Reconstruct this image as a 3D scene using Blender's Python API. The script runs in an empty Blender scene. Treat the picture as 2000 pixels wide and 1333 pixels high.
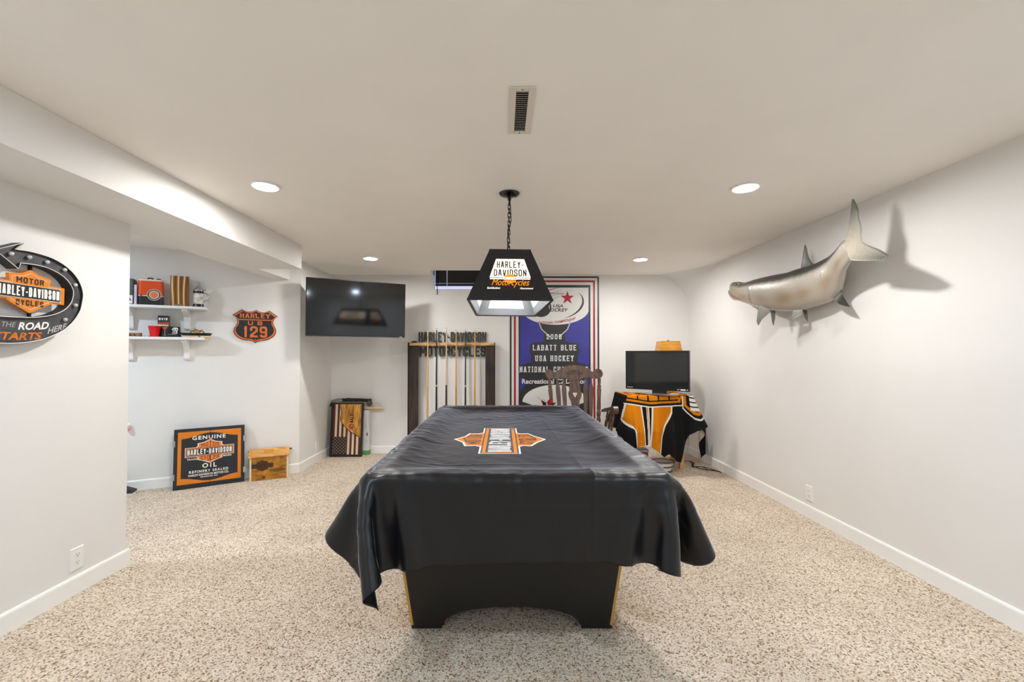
import bpy, bmesh, math, random
import numpy as np
from mathutils import Matrix, Vector, Quaternion
random.seed(7); rng = np.random.default_rng(7)
PI = math.pi
scene = bpy.context.scene
COL = scene.collection

# ------------------------------------------------------------------ camera
F_PX, W_PX = 840.0, 2000.0
cam_data = bpy.data.cameras.new('camera')
cam_data.sensor_width = 36.0
cam_data.lens = F_PX * 36.0 / W_PX
cam_data.shift_x = 19.0 / W_PX
cam_data.shift_y = 9.5 / W_PX
cam_data.clip_start = 0.02
cam = bpy.data.objects.new('camera', cam_data); COL.objects.link(cam)
cam.location = (0.0, 0.0, 1.29)
cam.rotation_euler = (PI / 2 + math.atan(14 / F_PX), 0, 0)
scene.camera = cam
# ------------------------------------------------------------------ world, lights, exposure
world = bpy.data.worlds.new('world'); scene.world = world; world.use_nodes = True
bg = world.node_tree.nodes['Background']
bg.inputs[0].default_value = (0.56, 0.60, 1.0, 1); bg.inputs[1].default_value = 1.15
scene.view_settings.view_transform = 'Standard'
scene.view_settings.look = 'None'
scene.view_settings.exposure = 0.19
scene.view_settings.gamma = 1.0
scene.view_settings.use_curve_mapping = False
scene.cycles.use_denoising = True
scene.cycles.max_bounces = 10
scene.cycles.diffuse_bounces = 6
scene.cycles.sample_clamp_indirect = 8.0
LAMP_E = 425.0                   # radiance of one recessed LED disc
LAMP_RGB = (0.705, 0.85, 1.0)
LAMP_R = 0.066
LAMPS = [(-1.43, 2.58), (1.48, 2.60), (-1.40, 4.56), (1.486, 4.61)]
def area_lamp(name, x, y, z, k=1.0):
    l = bpy.data.lights.new(name, 'AREA'); l.shape = 'DISK'; l.size = 2 * LAMP_R
    l.energy = k * LAMP_E * PI * PI * LAMP_R ** 2; l.color = LAMP_RGB
    o = bpy.data.objects.new(name, l); COL.objects.link(o); o.location = (x, y, z); return o
# the same recessed lamps carry on behind the camera and in the side room
for i, (x, y, k) in enumerate([(-1.43, 0.6, .85), (1.48, 0.6, 1.0), (-1.43, -1.4, 1.0), (1.48, -1.4, 1.1), (-3.6, 2.5, 1.7)]):
    area_lamp('recessed_lamp', x, y, 2.285, k)

# ------------------------------------------------------------------ materials
def lin(h):
    h = h.lstrip('#'); c = [int(h[i:i + 2], 16) / 255 for i in (0, 2, 4)]
    return tuple(v / 12.92 if v <= 0.04045 else ((v + 0.055) / 1.055) ** 2.4 for v in c) + (1,)
MATS = {}
def mat(name, hexc, rough=0.5, metal=0.0, var=0.06, vscale=9.0, bump=0.0, bscale=120.0, emit=0.0, spec=0.5, coat=0.0, attr=None, stretch=None):
    if name in MATS: return MATS[name]
    m = bpy.data.materials.new(name); m.use_nodes = True
    nt = m.node_tree; p = nt.nodes['Principled BSDF']
    p.inputs['Roughness'].default_value = rough; p.inputs['Metallic'].default_value = metal
    p.inputs['Specular IOR Level'].default_value = spec; p.inputs['Coat Weight'].default_value = coat
    tc = nt.nodes.new('ShaderNodeTexCoord'); mp = nt.nodes.new('ShaderNodeMapping')
    nt.links.new(tc.outputs['Object'], mp.inputs[0])
    if stretch: mp.inputs['Scale'].default_value = stretch
    c = lin(hexc)
    base = None
    if attr:
        a = nt.nodes.new('ShaderNodeVertexColor'); a.layer_name = attr; base = a.outputs[0]
        nt.links.new(base, p.inputs['Base Color'])
    elif var:
        n = nt.nodes.new('ShaderNodeTexNoise'); n.inputs['Scale'].default_value = vscale; n.inputs['Detail'].default_value = 4
        nt.links.new(mp.outputs[0], n.inputs['Vector'])
        r = nt.nodes.new('ShaderNodeValToRGB')
        r.color_ramp.elements[0].position = 0.3; r.color_ramp.elements[1].position = 0.7
        r.color_ramp.elements[0].color = tuple(v * (1 - var) for v in c[:3]) + (1,)
        r.color_ramp.elements[1].color = tuple(min(1, v * (1 + var)) for v in c[:3]) + (1,)
        nt.links.new(n.outputs['Fac'], r.inputs[0]); base = r.outputs[0]
        nt.links.new(base, p.inputs['Base Color'])
    else:
        p.inputs['Base Color'].default_value = c
    if emit:
        p.inputs['Emission Color'].default_value = c; p.inputs['Emission Strength'].default_value = emit
    if bump:
        n2 = nt.nodes.new('ShaderNodeTexNoise'); n2.inputs['Scale'].default_value = bscale; n2.inputs['Detail'].default_value = 3
        nt.links.new(mp.outputs[0], n2.inputs['Vector'])
        b = nt.nodes.new('ShaderNodeBump'); b.inputs['Strength'].default_value = bump; b.inputs['Distance'].default_value = 0.004
        nt.links.new(n2.outputs['Fac'], b.inputs['Height']); nt.links.new(b.outputs[0], p.inputs['Normal'])
    MATS[name] = m; return m
def wood(name, dark, light, scale=6.0, axis='x', rough=0.5, pos=(0.3, 0.7), dist=4.0):
    if name in MATS: return MATS[name]
    m = bpy.data.materials.new(name); m.use_nodes = True
    nt = m.node_tree; p = nt.nodes['Principled BSDF']; p.inputs['Roughness'].default_value = rough
    tc = nt.nodes.new('ShaderNodeTexCoord'); mp = nt.nodes.new('ShaderNodeMapping')
    nt.links.new(tc.outputs['Object'], mp.inputs[0])
    mp.inputs['Scale'].default_value = {'x': (0.6, 6, 6), 'y': (6, 0.6, 6), 'z': (6, 6, 0.6)}[axis]
    n = nt.nodes.new('ShaderNodeTexNoise'); n.inputs['Scale'].default_value = scale; n.inputs['Detail'].default_value = 6
    n.inputs['Distortion'].default_value = dist * 0.25
    nt.links.new(mp.outputs[0], n.inputs['Vector'])
    r = nt.nodes.new('ShaderNodeValToRGB')
    r.color_ramp.elements[0].position, r.color_ramp.elements[1].position = pos
    r.color_ramp.elements[0].color = lin(dark); r.color_ramp.elements[1].color = lin(light)
    nt.links.new(n.outputs['Fac'], r.inputs[0]); nt.links.new(r.outputs[0], p.inputs['Base Color'])
    MATS[name] = m; return m
def carpet_mat():
    m = bpy.data.materials.new('carpet'); m.use_nodes = True
    nt = m.node_tree; p = nt.nodes['Principled BSDF']; p.inputs['Roughness'].default_value = 0.95; p.inputs['Specular IOR Level'].default_value = 0.1
    tc = nt.nodes.new('ShaderNodeTexCoord')
    n2 = nt.nodes.new('ShaderNodeTexNoise'); n2.inputs['Scale'].default_value = 2.2; n2.inputs['Detail'].default_value = 2
    n1 = nt.nodes.new('ShaderNodeTexNoise'); n1.inputs['Scale'].default_value = 160; n1.inputs['Detail'].default_value = 2
    v = nt.nodes.new('ShaderNodeTexVoronoi'); v.inputs['Scale'].default_value = 165
    for n in (n1, n2, v): nt.links.new(tc.outputs['Object'], n.inputs['Vector'])
    sp = nt.nodes.new('ShaderNodeSeparateColor'); nt.links.new(v.outputs['Color'], sp.inputs[0])
    r = nt.nodes.new('ShaderNodeValToRGB'); cr = r.color_ramp
    cr.elements[0].position = 0.05; cr.elements[0].color = lin('#846a50')
    cr.elements[1].position = 0.95; cr.elements[1].color = lin('#eee2d3')
    e = cr.elements.new(0.16); e.color = lin('#b59c80')
    e = cr.elements.new(0.32); e.color = lin('#d4c2ad')
    e = cr.elements.new(0.62); e.color = lin('#dfd0bd')
    nt.links.new(sp.outputs[0], r.inputs[0])
    mx = nt.nodes.new('ShaderNodeMix'); mx.data_type = 'RGBA'; mx.blend_type = 'MULTIPLY'; mx.inputs[0].default_value = 0.35
    r2 = nt.nodes.new('ShaderNodeValToRGB'); r2.color_ramp.elements[0].color = (0.72, 0.70, 0.68, 1); r2.color_ramp.elements[0].position = 0.35; r2.color_ramp.elements[1].position = 0.65
    nt.links.new(n2.outputs['Fac'], r2.inputs[0])
    nt.links.new(r.outputs[0], mx.inputs[6]); nt.links.new(r2.outputs[0], mx.inputs[7])
    nt.links.new(mx.outputs[2], p.inputs['Base Color'])
    b = nt.nodes.new('ShaderNodeBump'); b.inputs['Strength'].default_value = 0.7; b.inputs['Distance'].default_value = 0.005
    ad = nt.nodes.new('ShaderNodeMath'); ad.operation = 'SUBTRACT'
    nt.links.new(n1.outputs['Fac'], ad.inputs[0]); nt.links.new(v.outputs['Distance'], ad.inputs[1])
    nt.links.new(ad.outputs[0], b.inputs['Height']); nt.links.new(b.outputs[0], p.inputs['Normal'])
    return m
def glow(name, hexc, strength):
    if name in MATS: return MATS[name]
    m = bpy.data.materials.new(name); m.use_nodes = True; nt = m.node_tree
    p = nt.nodes['Principled BSDF']; p.inputs['Base Color'].default_value = lin(hexc)
    p.inputs['Emission Color'].default_value = lin(hexc); p.inputs['Emission Strength'].default_value = strength
    p.inputs['Roughness'].default_value = 0.4
    MATS[name] = m; return m

WALL = mat('wall_paint', '#e9e8e6', rough=0.7, var=0.012, vscale=3, bump=0.06, bscale=220, spec=0.3)
CEIL = mat('ceiling_paint', '#f4f1ec', rough=0.85, var=0.012, vscale=3, bump=0.08, bscale=180, spec=0.2)
TRIM = mat('trim_white', '#f3f3f1', rough=0.35, var=0.01)
CARPET = carpet_mat()
BLACK = mat('black_satin', '#17171a', rough=0.42, var=0.15)
BLACKM = mat('black_matt', '#1b1a1a', rough=0.75, var=0.15)
GLOSS = mat('black_gloss', '#0b0b0d', rough=0.08, var=0.0, spec=0.6)
WHITE = mat('white_paint', '#f2f0ec', rough=0.5, var=0.02)
ORANGE = mat('orange_paint', '#e0820f', rough=0.45, var=0.05)
DORANGE = mat('deep_orange', '#d2611a', rough=0.4, var=0.06)
RED = mat('red_paint', '#b3141c', rough=0.45, var=0.05)
CHROME = mat('chrome', '#c9c9cc', rough=0.16, metal=1.0, var=0.03)
STEEL = mat('brushed_steel', '#8f9092', rough=0.35, metal=1.0, var=0.08)
GOLD = mat('gold_metal', '#d8a548', rough=0.28, metal=1.0, var=0.08)
GREYM = mat('grey_metal', '#77787a', rough=0.5, metal=0.6, var=0.1)
OUTLET = mat('outlet_white', '#efefed', rough=0.3, var=0.0)
SLOT = mat('slot_dark', '#50504e', rough=0.6, var=0.0)

# ------------------------------------------------------------------ mesh builder
def frame(o, ux, uv):
    ux = Vector(ux).normalized(); uv = Vector(uv).normalized(); n = ux.cross(uv)
    M = Matrix.Identity(4)
    for i in range(3):
        M[i][0] = ux[i]; M[i][1] = uv[i]; M[i][2] = n[i]; M[i][3] = o[i]
    return M
I4 = Matrix.Identity(4)
_tcache = {}
def text_mesh(s, bold=0.0, shear=0.0, space=1.0):
    key = (s, bold, shear, space)
    if key in _tcache: return _tcache[key]
    cu = bpy.data.curves.new('t', 'FONT'); cu.body = s; cu.offset = bold; cu.shear = shear; cu.resolution_u = 3; cu.space_character = space
    o = bpy.data.objects.new('t', cu); COL.objects.link(o)
    bpy.context.view_layer.update()
    dg = bpy.context.evaluated_depsgraph_get()
    me = bpy.data.meshes.new_from_object(o.evaluated_get(dg))
    v = np.array([x.co[:2] for x in me.vertices]); f = [tuple(p.vertices) for p in me.polygons]
    bpy.data.objects.remove(o); bpy.data.curves.remove(cu); bpy.data.meshes.remove(me)
    v = (v - v.min(0)) / np.maximum(1e-6, v.max(0) - v.min(0))
    _tcache[key] = (v, f); return v, f
GL = {
 'A': [[(0, 0), (.36, 1), (.64, 1), (1, 0)], [(.16, .33), (.84, .33)]],
 'B': [[(0, 0), (0, 1), (.8, 1), (1, .86), (1, .64), (.85, .53), (0, .53)], [(.85, .53), (1, .4), (1, .14), (.8, 0), (0, 0)]],
 'C': [[(1, .72), (1, .85), (.8, 1), (.2, 1), (0, .85), (0, .15), (.2, 0), (.8, 0), (1, .15), (1, .28)]],
 'D': [[(0, 0), (0, 1), (.72, 1), (1, .8), (1, .2), (.72, 0), (0, 0)]],
 'E': [[(1, 1), (0, 1), (0, 0), (1, 0)], [(0, .52), (.75, .52)]],
 'F': [[(1, 1), (0, 1), (0, 0)], [(0, .52), (.75, .52)]],
 'G': [[(1, .75), (1, .85), (.8, 1), (.2, 1), (0, .85), (0, .15), (.2, 0), (.8, 0), (1, .15), (1, .48), (.55, .48)]],
 'H': [[(0, 0), (0, 1)], [(1, 0), (1, 1)], [(0, .5), (1, .5)]],
 'I': [[(.5, 0), (.5, 1)]],
 'K': [[(0, 0), (0, 1)], [(1, 1), (0, .45)], [(.25, .6), (1, 0)]],
 'L': [[(0, 1), (0, 0), (1, 0)]],
 'M': [[(0, 0), (0, 1), (.5, .35), (1, 1), (1, 0)]],
 'N': [[(0, 0), (0, 1), (1, 0), (1, 1)]],
 'O': [[(.2, 0), (0, .15), (0, .85), (.2, 1), (.8, 1), (1, .85), (1, .15), (.8, 0), (.2, 0)]],
 'P': [[(0, 0), (0, 1), (.8, 1), (1, .86), (1, .6), (.8, .46), (0, .46)]],
 'R': [[(0, 0), (0, 1), (.8, 1), (1, .86), (1, .64), (.8, .5), (0, .5)], [(.6, .5), (1, 0)]],
 'S': [[(1, .74), (1, .86), (.8, 1), (.2, 1), (0, .86), (0, .66), (.2, .53), (.8, .47), (1, .34), (1, .14), (.8, 0), (.2, 0), (0, .14), (0, .26)]],
 'T': [[(.5, 0), (.5, 1)], [(0, 1), (1, 1)]],
 'U': [[(0, 1), (0, .15), (.2, 0), (.8, 0), (1, .15), (1, 1)]],
 'V': [[(0, 1), (.42, 0), (.58, 0), (1, 1)]],
 'Y': [[(0, 1), (.5, .45), (1, 1)], [(.5, .45), (.5, 0)]],
 '0': [[(.2, 0), (0, .15), (0, .85), (.2, 1), (.8, 1), (1, .85), (1, .15), (.8, 0), (.2, 0)]],
 '1': [[(.1, .82), (.5, 1), (.5, 0)]],
 '2': [[(0, .72), (0, .86), (.2, 1), (.8, 1), (1, .86), (1, .6), (0, .12), (0, 0), (1, 0)]],
 '8': [[(.2, .52), (0, .64), (0, .86), (.2, 1), (.8, 1), (1, .86), (1, .66), (.8, .53), (.2, .53), (0, .38), (0, .14), (.2, 0), (.8, 0), (1, .14), (1, .38), (.8, .53)]],
 '9': [[(0, .15), (.2, 0), (.8, 0), (1, .14), (1, .86), (.8, 1), (.2, 1), (0, .86), (0, .6), (.2, .46), (1, .46)]],
 '-': [[(.1, .45), (.9, .45)]], '.': [[(.45, .02), (.55, .02)]],
}
GW = {'I': .45, '-': .6, '.': .4, 'M': 1.3, '1': .6, ' ': .6}
class MB:
    def __init__(s): s.v = []; s.f = []; s.m = []; s.s = []; s.mats = []
    def mi(s, m):
        if m not in s.mats: s.mats.append(m)
        return s.mats.index(m)
    def add(s, vs, fs, m, M=I4, smooth=False):
        b = len(s.v); k = s.mi(m)
        for p in vs: s.v.append(tuple(M @ Vector(p)))
        for f in fs: s.f.append(tuple(b + i for i in f)); s.m.append(k); s.s.append(smooth)
        return s
    def box(s, x0, x1, y0, y1, z0, z1, m, M=I4):
        vs = [(x, y, z) for z in (z0, z1) for y in (y0, y1) for x in (x0, x1)]
        return s.add(vs, [(0, 2, 3, 1), (4, 5, 7, 6), (0, 1, 5, 4), (2, 6, 7, 3), (0, 4, 6, 2), (1, 3, 7, 5)], m, M)
    def quad(s, pts, m, M=I4): return s.add(pts, [tuple(range(len(pts)))], m, M)
    def prism(s, poly, z0, z1, m, M=I4, side=None, top_scale=None, smooth=False):
        n = len(poly); a = sum(poly[i][0] * poly[(i + 1) % n][1] - poly[(i + 1) % n][0] * poly[i][1] for i in range(n))
        if a < 0: poly = poly[::-1]
        top = poly
        if top_scale:
            cx = sum(p[0] for p in poly) / n; cy = sum(p[1] for p in poly) / n
            top = [(cx + (x - cx) * top_scale, cy + (y - cy) * top_scale) for x, y in poly]
        vs = [(x, y, z0) for x, y in poly] + [(x, y, z1) for x, y in top]
        s.add(vs, [tuple(range(n - 1, -1, -1)), tuple(range(n, 2 * n))], m, M)
        s.add(vs, [(i, (i + 1) % n, n + (i + 1) % n, n + i) for i in range(n)], side or m, M, smooth)
        return s
    def sheet(s, poly, z, m, M=I4):
        n = len(poly); a = sum(poly[i][0] * poly[(i + 1) % n][1] - poly[(i + 1) % n][0] * poly[i][1] for i in range(n))
        if a < 0: poly = poly[::-1]
        return s.add([(x, y, z) for x, y in poly], [tuple(range(n))], m, M)
    def tube(s, pts, r, m, n=10, M=I4, closed=False, caps=True):
        pts = [Vector(p) for p in pts]; k = len(pts); rs = r if isinstance(r, (list, tuple)) else [r] * k
        vs = []; t0 = None; up = None
        for i in range(k):
            a = pts[(i - 1) % k] if (closed or i > 0) else pts[i]; b = pts[(i + 1) % k] if (closed or i < k - 1) else pts[i]
            t = (b - a).normalized()
            if up is None:
                up = t.orthogonal().normalized()
            else:
                up = (up - t * up.dot(t)); up = up.normalized() if up.length > 1e-6 else t.orthogonal().normalized()
            w = t.cross(up)
            for j in range(n):
                an = 2 * PI * j / n; vs.append(tuple(pts[i] + (up * math.cos(an) + w * math.sin(an)) * rs[i]))
        fs = []
        for i in range(k if closed else k - 1):
            for j in range(n):
                a = i * n + j; b = i * n + (j + 1) % n; c = ((i + 1) % k) * n
                fs.append((a, b, c + (j + 1) % n, c + j))
        s.add(vs, fs, m, M, True)
        if caps and not closed:
            s.add(vs, [tuple(range(n - 1, -1, -1)), tuple(range((k - 1) * n, k * n))], m, M)
        return s
    def lathe(s, prof, m, n=24, M=I4, smooth=True):
        vs = []; k = len(prof)
        for r, z in prof:
            for j in range(n): an = 2 * PI * j / n; vs.append((r * math.cos(an), r * math.sin(an), z))
        fs = [(i * n + j, i * n + (j + 1) % n, (i + 1) * n + (j + 1) % n, (i + 1) * n + j) for i in range(k - 1) for j in range(n)]
        s.add(vs, fs, m, M, smooth)
        if prof[0][0] > 1e-5: s.add(vs[:n], [tuple(range(n - 1, -1, -1))], m, M)
        if prof[-1][0] > 1e-5: s.add(vs[-n:], [tuple(range(n))], m, M)
        return s
    def turned(s, a, b, prof, m, n=12):
        a = Vector(a); b = Vector(b); d = b - a; L = d.length
        q = Vector((0, 0, 1)).rotation_difference(d.normalized())
        return s.lathe([(r, t * L) for r, t in prof], m, n, Matrix.Translation(a) @ q.to_matrix().to_4x4())
    def ball(s, c, r, m, n=12, sq=(1, 1, 1)):
        prof = [(math.sin(PI * i / n) * r, -math.cos(PI * i / n) * r) for i in range(n + 1)]
        prof[0] = (1e-6, -r); prof[-1] = (1e-6, r)
        return s.lathe(prof, m, 2 * n, Matrix.Translation(c) @ Matrix.Diagonal((*sq, 1)))
    def text(s, t, x0, x1, y0, y1, z, m, M=I4, bold=0.0, shear=0.0, space=1.0, depth=0.0, bend=None):
        v, f = text_mesh(t, bold, shear, space)
        P = [[x0 + p[0] * (x1 - x0), y0 + p[1] * (y1 - y0)] for p in v]
        if bend: P = [bend(x, y) for x, y in P]
        if depth:
            n = len(P); vs = [(x, y, z) for x, y in P] + [(x, y, z + depth) for x, y in P]
            ec = {}
            for q in f:
                for i in range(len(q)):
                    e = (q[i], q[(i + 1) % len(q)]); ec[e] = 1
            sides = [(a, b, b + n, a + n) for (a, b) in ec if (b, a) not in ec]
            s.add(vs, [tuple(i + n for i in q) for q in f] + sides, m, M)
        else: s.add([(x, y, z) for x, y in P], f, m, M)
        return s
    def block(s, t, x0, x1, y0, y1, z, m, M=I4, sw=None, gap=0.28, serif=False, depth=0.0, bend=None, shear=0.0):
        H = y1 - y0; tot = sum(GW.get(c, 1.0) for c in t) + gap * (len(t) - 1); U = (x1 - x0) / tot
        sw = sw or 0.2 * H; x = x0
        for c in t:
            w = GW.get(c, 1.0) * U; ly = 0.0
            for pl in GL.get(c, []):
                pts = [(x + sw / 2 + p[0] * max(0.0, w - sw), y0 + sw / 2 + p[1] * (H - sw)) for p in pl]
                segs = list(zip(pts[:-1], pts[1:]))
                if serif:
                    for e, q in ((0, 1), (-1, -2)):
                        if pl[e][1] in (0, 1) and abs(pl[e][1] - pl[q][1]) > .05:
                            a = pts[e]; segs.append(((a[0] - sw * .3, a[1]), (a[0] + sw * .3, a[1])))
                for a, b in segs:
                    ly += 4e-5
                    dx, dy = b[0] - a[0], b[1] - a[1]; L = math.hypot(dx, dy)
                    if L < 1e-9: continue
                    dx /= L; dy /= L; h = sw / 2; e = h if (abs(dx) < .05 or abs(dy) < .05) else h * .35
                    qs = [(a[0] - dx * e - dy * h, a[1] - dy * e + dx * h), (a[0] - dx * e + dy * h, a[1] - dy * e - dx * h),
                          (b[0] + dx * e + dy * h, b[1] + dy * e - dx * h), (b[0] + dx * e - dy * h, b[1] + dy * e + dx * h)]
                    if shear: qs = [(u + shear * (v - y0), v) for u, v in qs]
                    if bend: qs = [bend(*q) for q in qs]
                    if depth: s.prism(qs, z, z + depth + ly, m, M)
                    else: s.sheet(qs, z + ly, m, M)
            x += w + gap * U
        return s
    def build(s, name, parent=None, bevel=0.0, sub=0, loc=None, weld=False):
        me = bpy.data.meshes.new(name)
        v = s.v
        if loc is not None: v = [(p[0] - loc[0], p[1] - loc[1], p[2] - loc[2]) for p in v]
        me.from_pydata(v, [], s.f)
        for m in s.mats: me.materials.append(m)
        me.polygons.foreach_set('material_index', s.m); me.polygons.foreach_set('use_smooth', s.s)
        me.validate(); me.update()
        if weld:
            bm = bmesh.new(); bm.from_mesh(me); bmesh.ops.remove_doubles(bm, verts=bm.verts, dist=1e-5); bm.to_mesh(me); bm.free()
        o = bpy.data.objects.new(name, me); COL.objects.link(o)
        if loc is not None: o.location = loc
        if parent is not None:
            o.parent = parent
            if parent.location.length > 0 or parent.parent is not None:
                bpy.context.view_layer.update(); o.matrix_parent_inverse = parent.matrix_world.inverted()
        if bevel:
            b = o.modifiers.new('bevel', 'BEVEL'); b.width = bevel; b.segments = 2; b.limit_method = 'ANGLE'; b.angle_limit = math.radians(40)
        if sub:
            d = o.modifiers.new('sub', 'SUBSURF'); d.levels = sub; d.render_levels = sub
        return o
def tag(o, label, cat, group=None, kind=None):
    o['label'] = label; o['category'] = cat
    if group: o['group'] = group
    if kind: o['kind'] = kind
    return o
def thing(name, loc, label, cat, group=None):
    o = bpy.data.objects.new(name, None); COL.objects.link(o); o.location = loc; o.empty_display_size = 0.1
    return tag(o, label, cat, group)
def struct(o): o['kind'] = 'structure'; return o

# ------------------------------------------------------------------ room shell
H = 2.30; XR = 2.405; XL = -2.29; XP = -2.45; YB = 5.56; XF = -2.205; YN = -3.2
A0 = Vector((-3.49, 4.03)); TA = Vector((0.893, 0.45)); TA.normalize(); NA = Vector((TA.y, -TA.x))   # angled side-room wall
def alc(s, off, z): p = A0 + TA * s + NA * off; return (p.x, p.y, z)
MA = frame(alc(0, 0, 0), (TA.x, TA.y, 0), (0, 0, 1))     # u along wall, v up, n into the room
struct(MB().box(-5.2, 2.7, YN - .2, YB + .6, -0.1, 0, CARPET).build('floor'))
c = MB()
WX0, WX1, WY = -0.89, 0.13, 5.24
c.box(-5.2, 2.55, YN - .1, WY, H, H + .12, CEIL); c.box(-5.2, WX0, WY, YB + .1, H, H + .12, CEIL); c.box(WX1, 2.55, WY, YB + .1, H, H + .12, CEIL)
c.box(WX0 - .1, WX1 + .1, WY - .1, YB + .1, H + .12, H + .16, CEIL)
struct(c.build('ceiling'))
struct(MB().box(XR, XR + .12, YN, YB + .12, 0, H, WALL).build('wall_right'))
b = MB(); WZ0, WZ1 = 2.118, 2.42
b.box(XF, WX0, YB, YB + .12, 0, H + .12, WALL); b.box(WX1, XR, YB, YB + .12, 0, H + .12, WALL); b.box(WX0, WX1, YB, YB + .12, 0, WZ0, WALL)
struct(b.build('wall_back'))
struct(MB().box(XP, XL, YN, 2.639, 0, H, WALL).build('wall_left', bevel=0.004))
struct(MB().box(XF - .1, XF, 4.70, YB, 0, H, WALL).build('wall_left_far'))
MAW = MA
w = MB().box(-1.6, 1.4445, 0, H, -.12, 0, WALL, MA); struct(w.build('wall_alcove'))
struct(MB().box(-5.2, -5.1, 0.3, 4.2, 0, H, WALL).build('wall_side_room'))
struct(MB().box(-5.2, XP, 0.3, 0.4, 0, H, WALL).build('wall_side_room_near'))
struct(MB().box(XL, XR, YN - .1, YN, 0, H, WALL).build('wall_behind'))
so = MB().prism([(-1.885, YN), (-1.885, 4.03), (XL - .004, 4.03), (XL - .004, 4.64), (-2.45, 4.56), (-2.45, 2.640), (XL, 2.640), (XL, YN)], 2.08, H - .001, WALL)
struct(so.build('ceiling_beam', bevel=0.004))
# rounded plaster corner where the back and right walls meet the ceiling
cv = MB(); vs = []; NY, NT = 14, 12
for i in range(NY + 1):
    y = 4.75 + (YB - 4.75) * i / NY; R = 0.44 * (i / NY) ** 1.6 + 0.002
    for j in range(NT + 1):
        t = PI / 2 * j / NT; vs.append((XR - R + R * math.cos(t), y, H - R + R * math.sin(t)))
cv.add(vs, [(i * (NT + 1) + j, i * (NT + 1) + j + 1, (i + 1) * (NT + 1) + j + 1, (i + 1) * (NT + 1) + j) for i in range(NY) for j in range(NT)], WALL, smooth=True)
struct(cv.build('ceiling_cove'))
# baseboards: profile swept along each wall
def baseboard(name, p0, p1, n):
    p0 = Vector(p0); p1 = Vector(p1); d = (p1 - p0); L = d.length; d.normalize(); n = Vector(n)
    M = Matrix.Identity(4)
    for i in range(2): M[i][0] = n[i]; M[i][2] = d[i]; M[i][3] = p0[i]
    M[0][1] = 0; M[1][1] = 0; M[2][0] = 0; M[2][1] = 1; M[2][2] = 0
    prof = [(0, 0), (.014, 0), (.014, .082), (.0125, .089), (.008, .095), (.004, .097), (0, .097)]
    return struct(MB().prism(prof, 0, L, TRIM, M).build(name))
baseboard('baseboard_right', (XR, YN), (XR, YB), (-1, 0))
baseboard('baseboard_back', (XF, YB), (XR, YB), (0, -1))
baseboard('baseboard_left', (XL, YN), (XL, 2.653), (1, 0))
baseboard('baseboard_left_end', (XL, 2.639), (XP, 2.639), (0, 1))
baseboard('baseboard_left_far', (XF, 4.69), (XF, YB), (1, 0))
pa = alc(-1.5, 0, 0); pb = alc(1.45, 0, 0)
baseboard('baseboard_alcove', pa[:2], pb[:2], NA)
# window: recess, frame, pane
wf = MB()
wf.box(WX0 - .055, WX0, YB - .004, YB, 2.045, H - .001, WALL); wf.box(WX0, WX1, YB - .004, YB, 2.045, WZ0, WALL); wf.box(WX1, WX1 + .055, YB - .004, YB, 2.045, H - .001, WALL)
win = struct(wf.build('window_1'))
fr = MB()
for x0, x1, z0, z1 in ((WX0, WX1, WZ0, WZ0 + .008), (WX0, WX1, WZ1 - .03, WZ1), (WX0, WX0 + .004, WZ0 + .008, WZ1 - .03), (WX1 - .03, WX1, WZ0 + .008, WZ1 - .03)):
    fr.box(x0, x1, YB + .07, YB + .11, z0, z1, TRIM)
fr.build('window_frame', win)
gm = bpy.data.materials.new('window_glass'); gm.use_nodes = True; nt = gm.node_tree
nt.nodes.remove(nt.nodes['Principled BSDF']); g1 = nt.nodes.new('ShaderNodeBsdfTransparent'); g2 = nt.nodes.new('ShaderNodeBsdfGlossy'); g2.inputs['Roughness'].default_value = .02
mx = nt.nodes.new('ShaderNodeMixShader'); mx.inputs[0].default_value = .08
nt.links.new(g1.outputs[0], mx.inputs[1]); nt.links.new(g2.outputs[0], mx.inputs[2]); nt.links.new(mx.outputs[0], nt.nodes['Material Output'].inputs[0])
MB().box(WX0 + .004, WX1 - .03, YB + .085, YB + .09, WZ0 + .008, WZ1 - .03, gm).build('window_pane', win)

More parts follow.
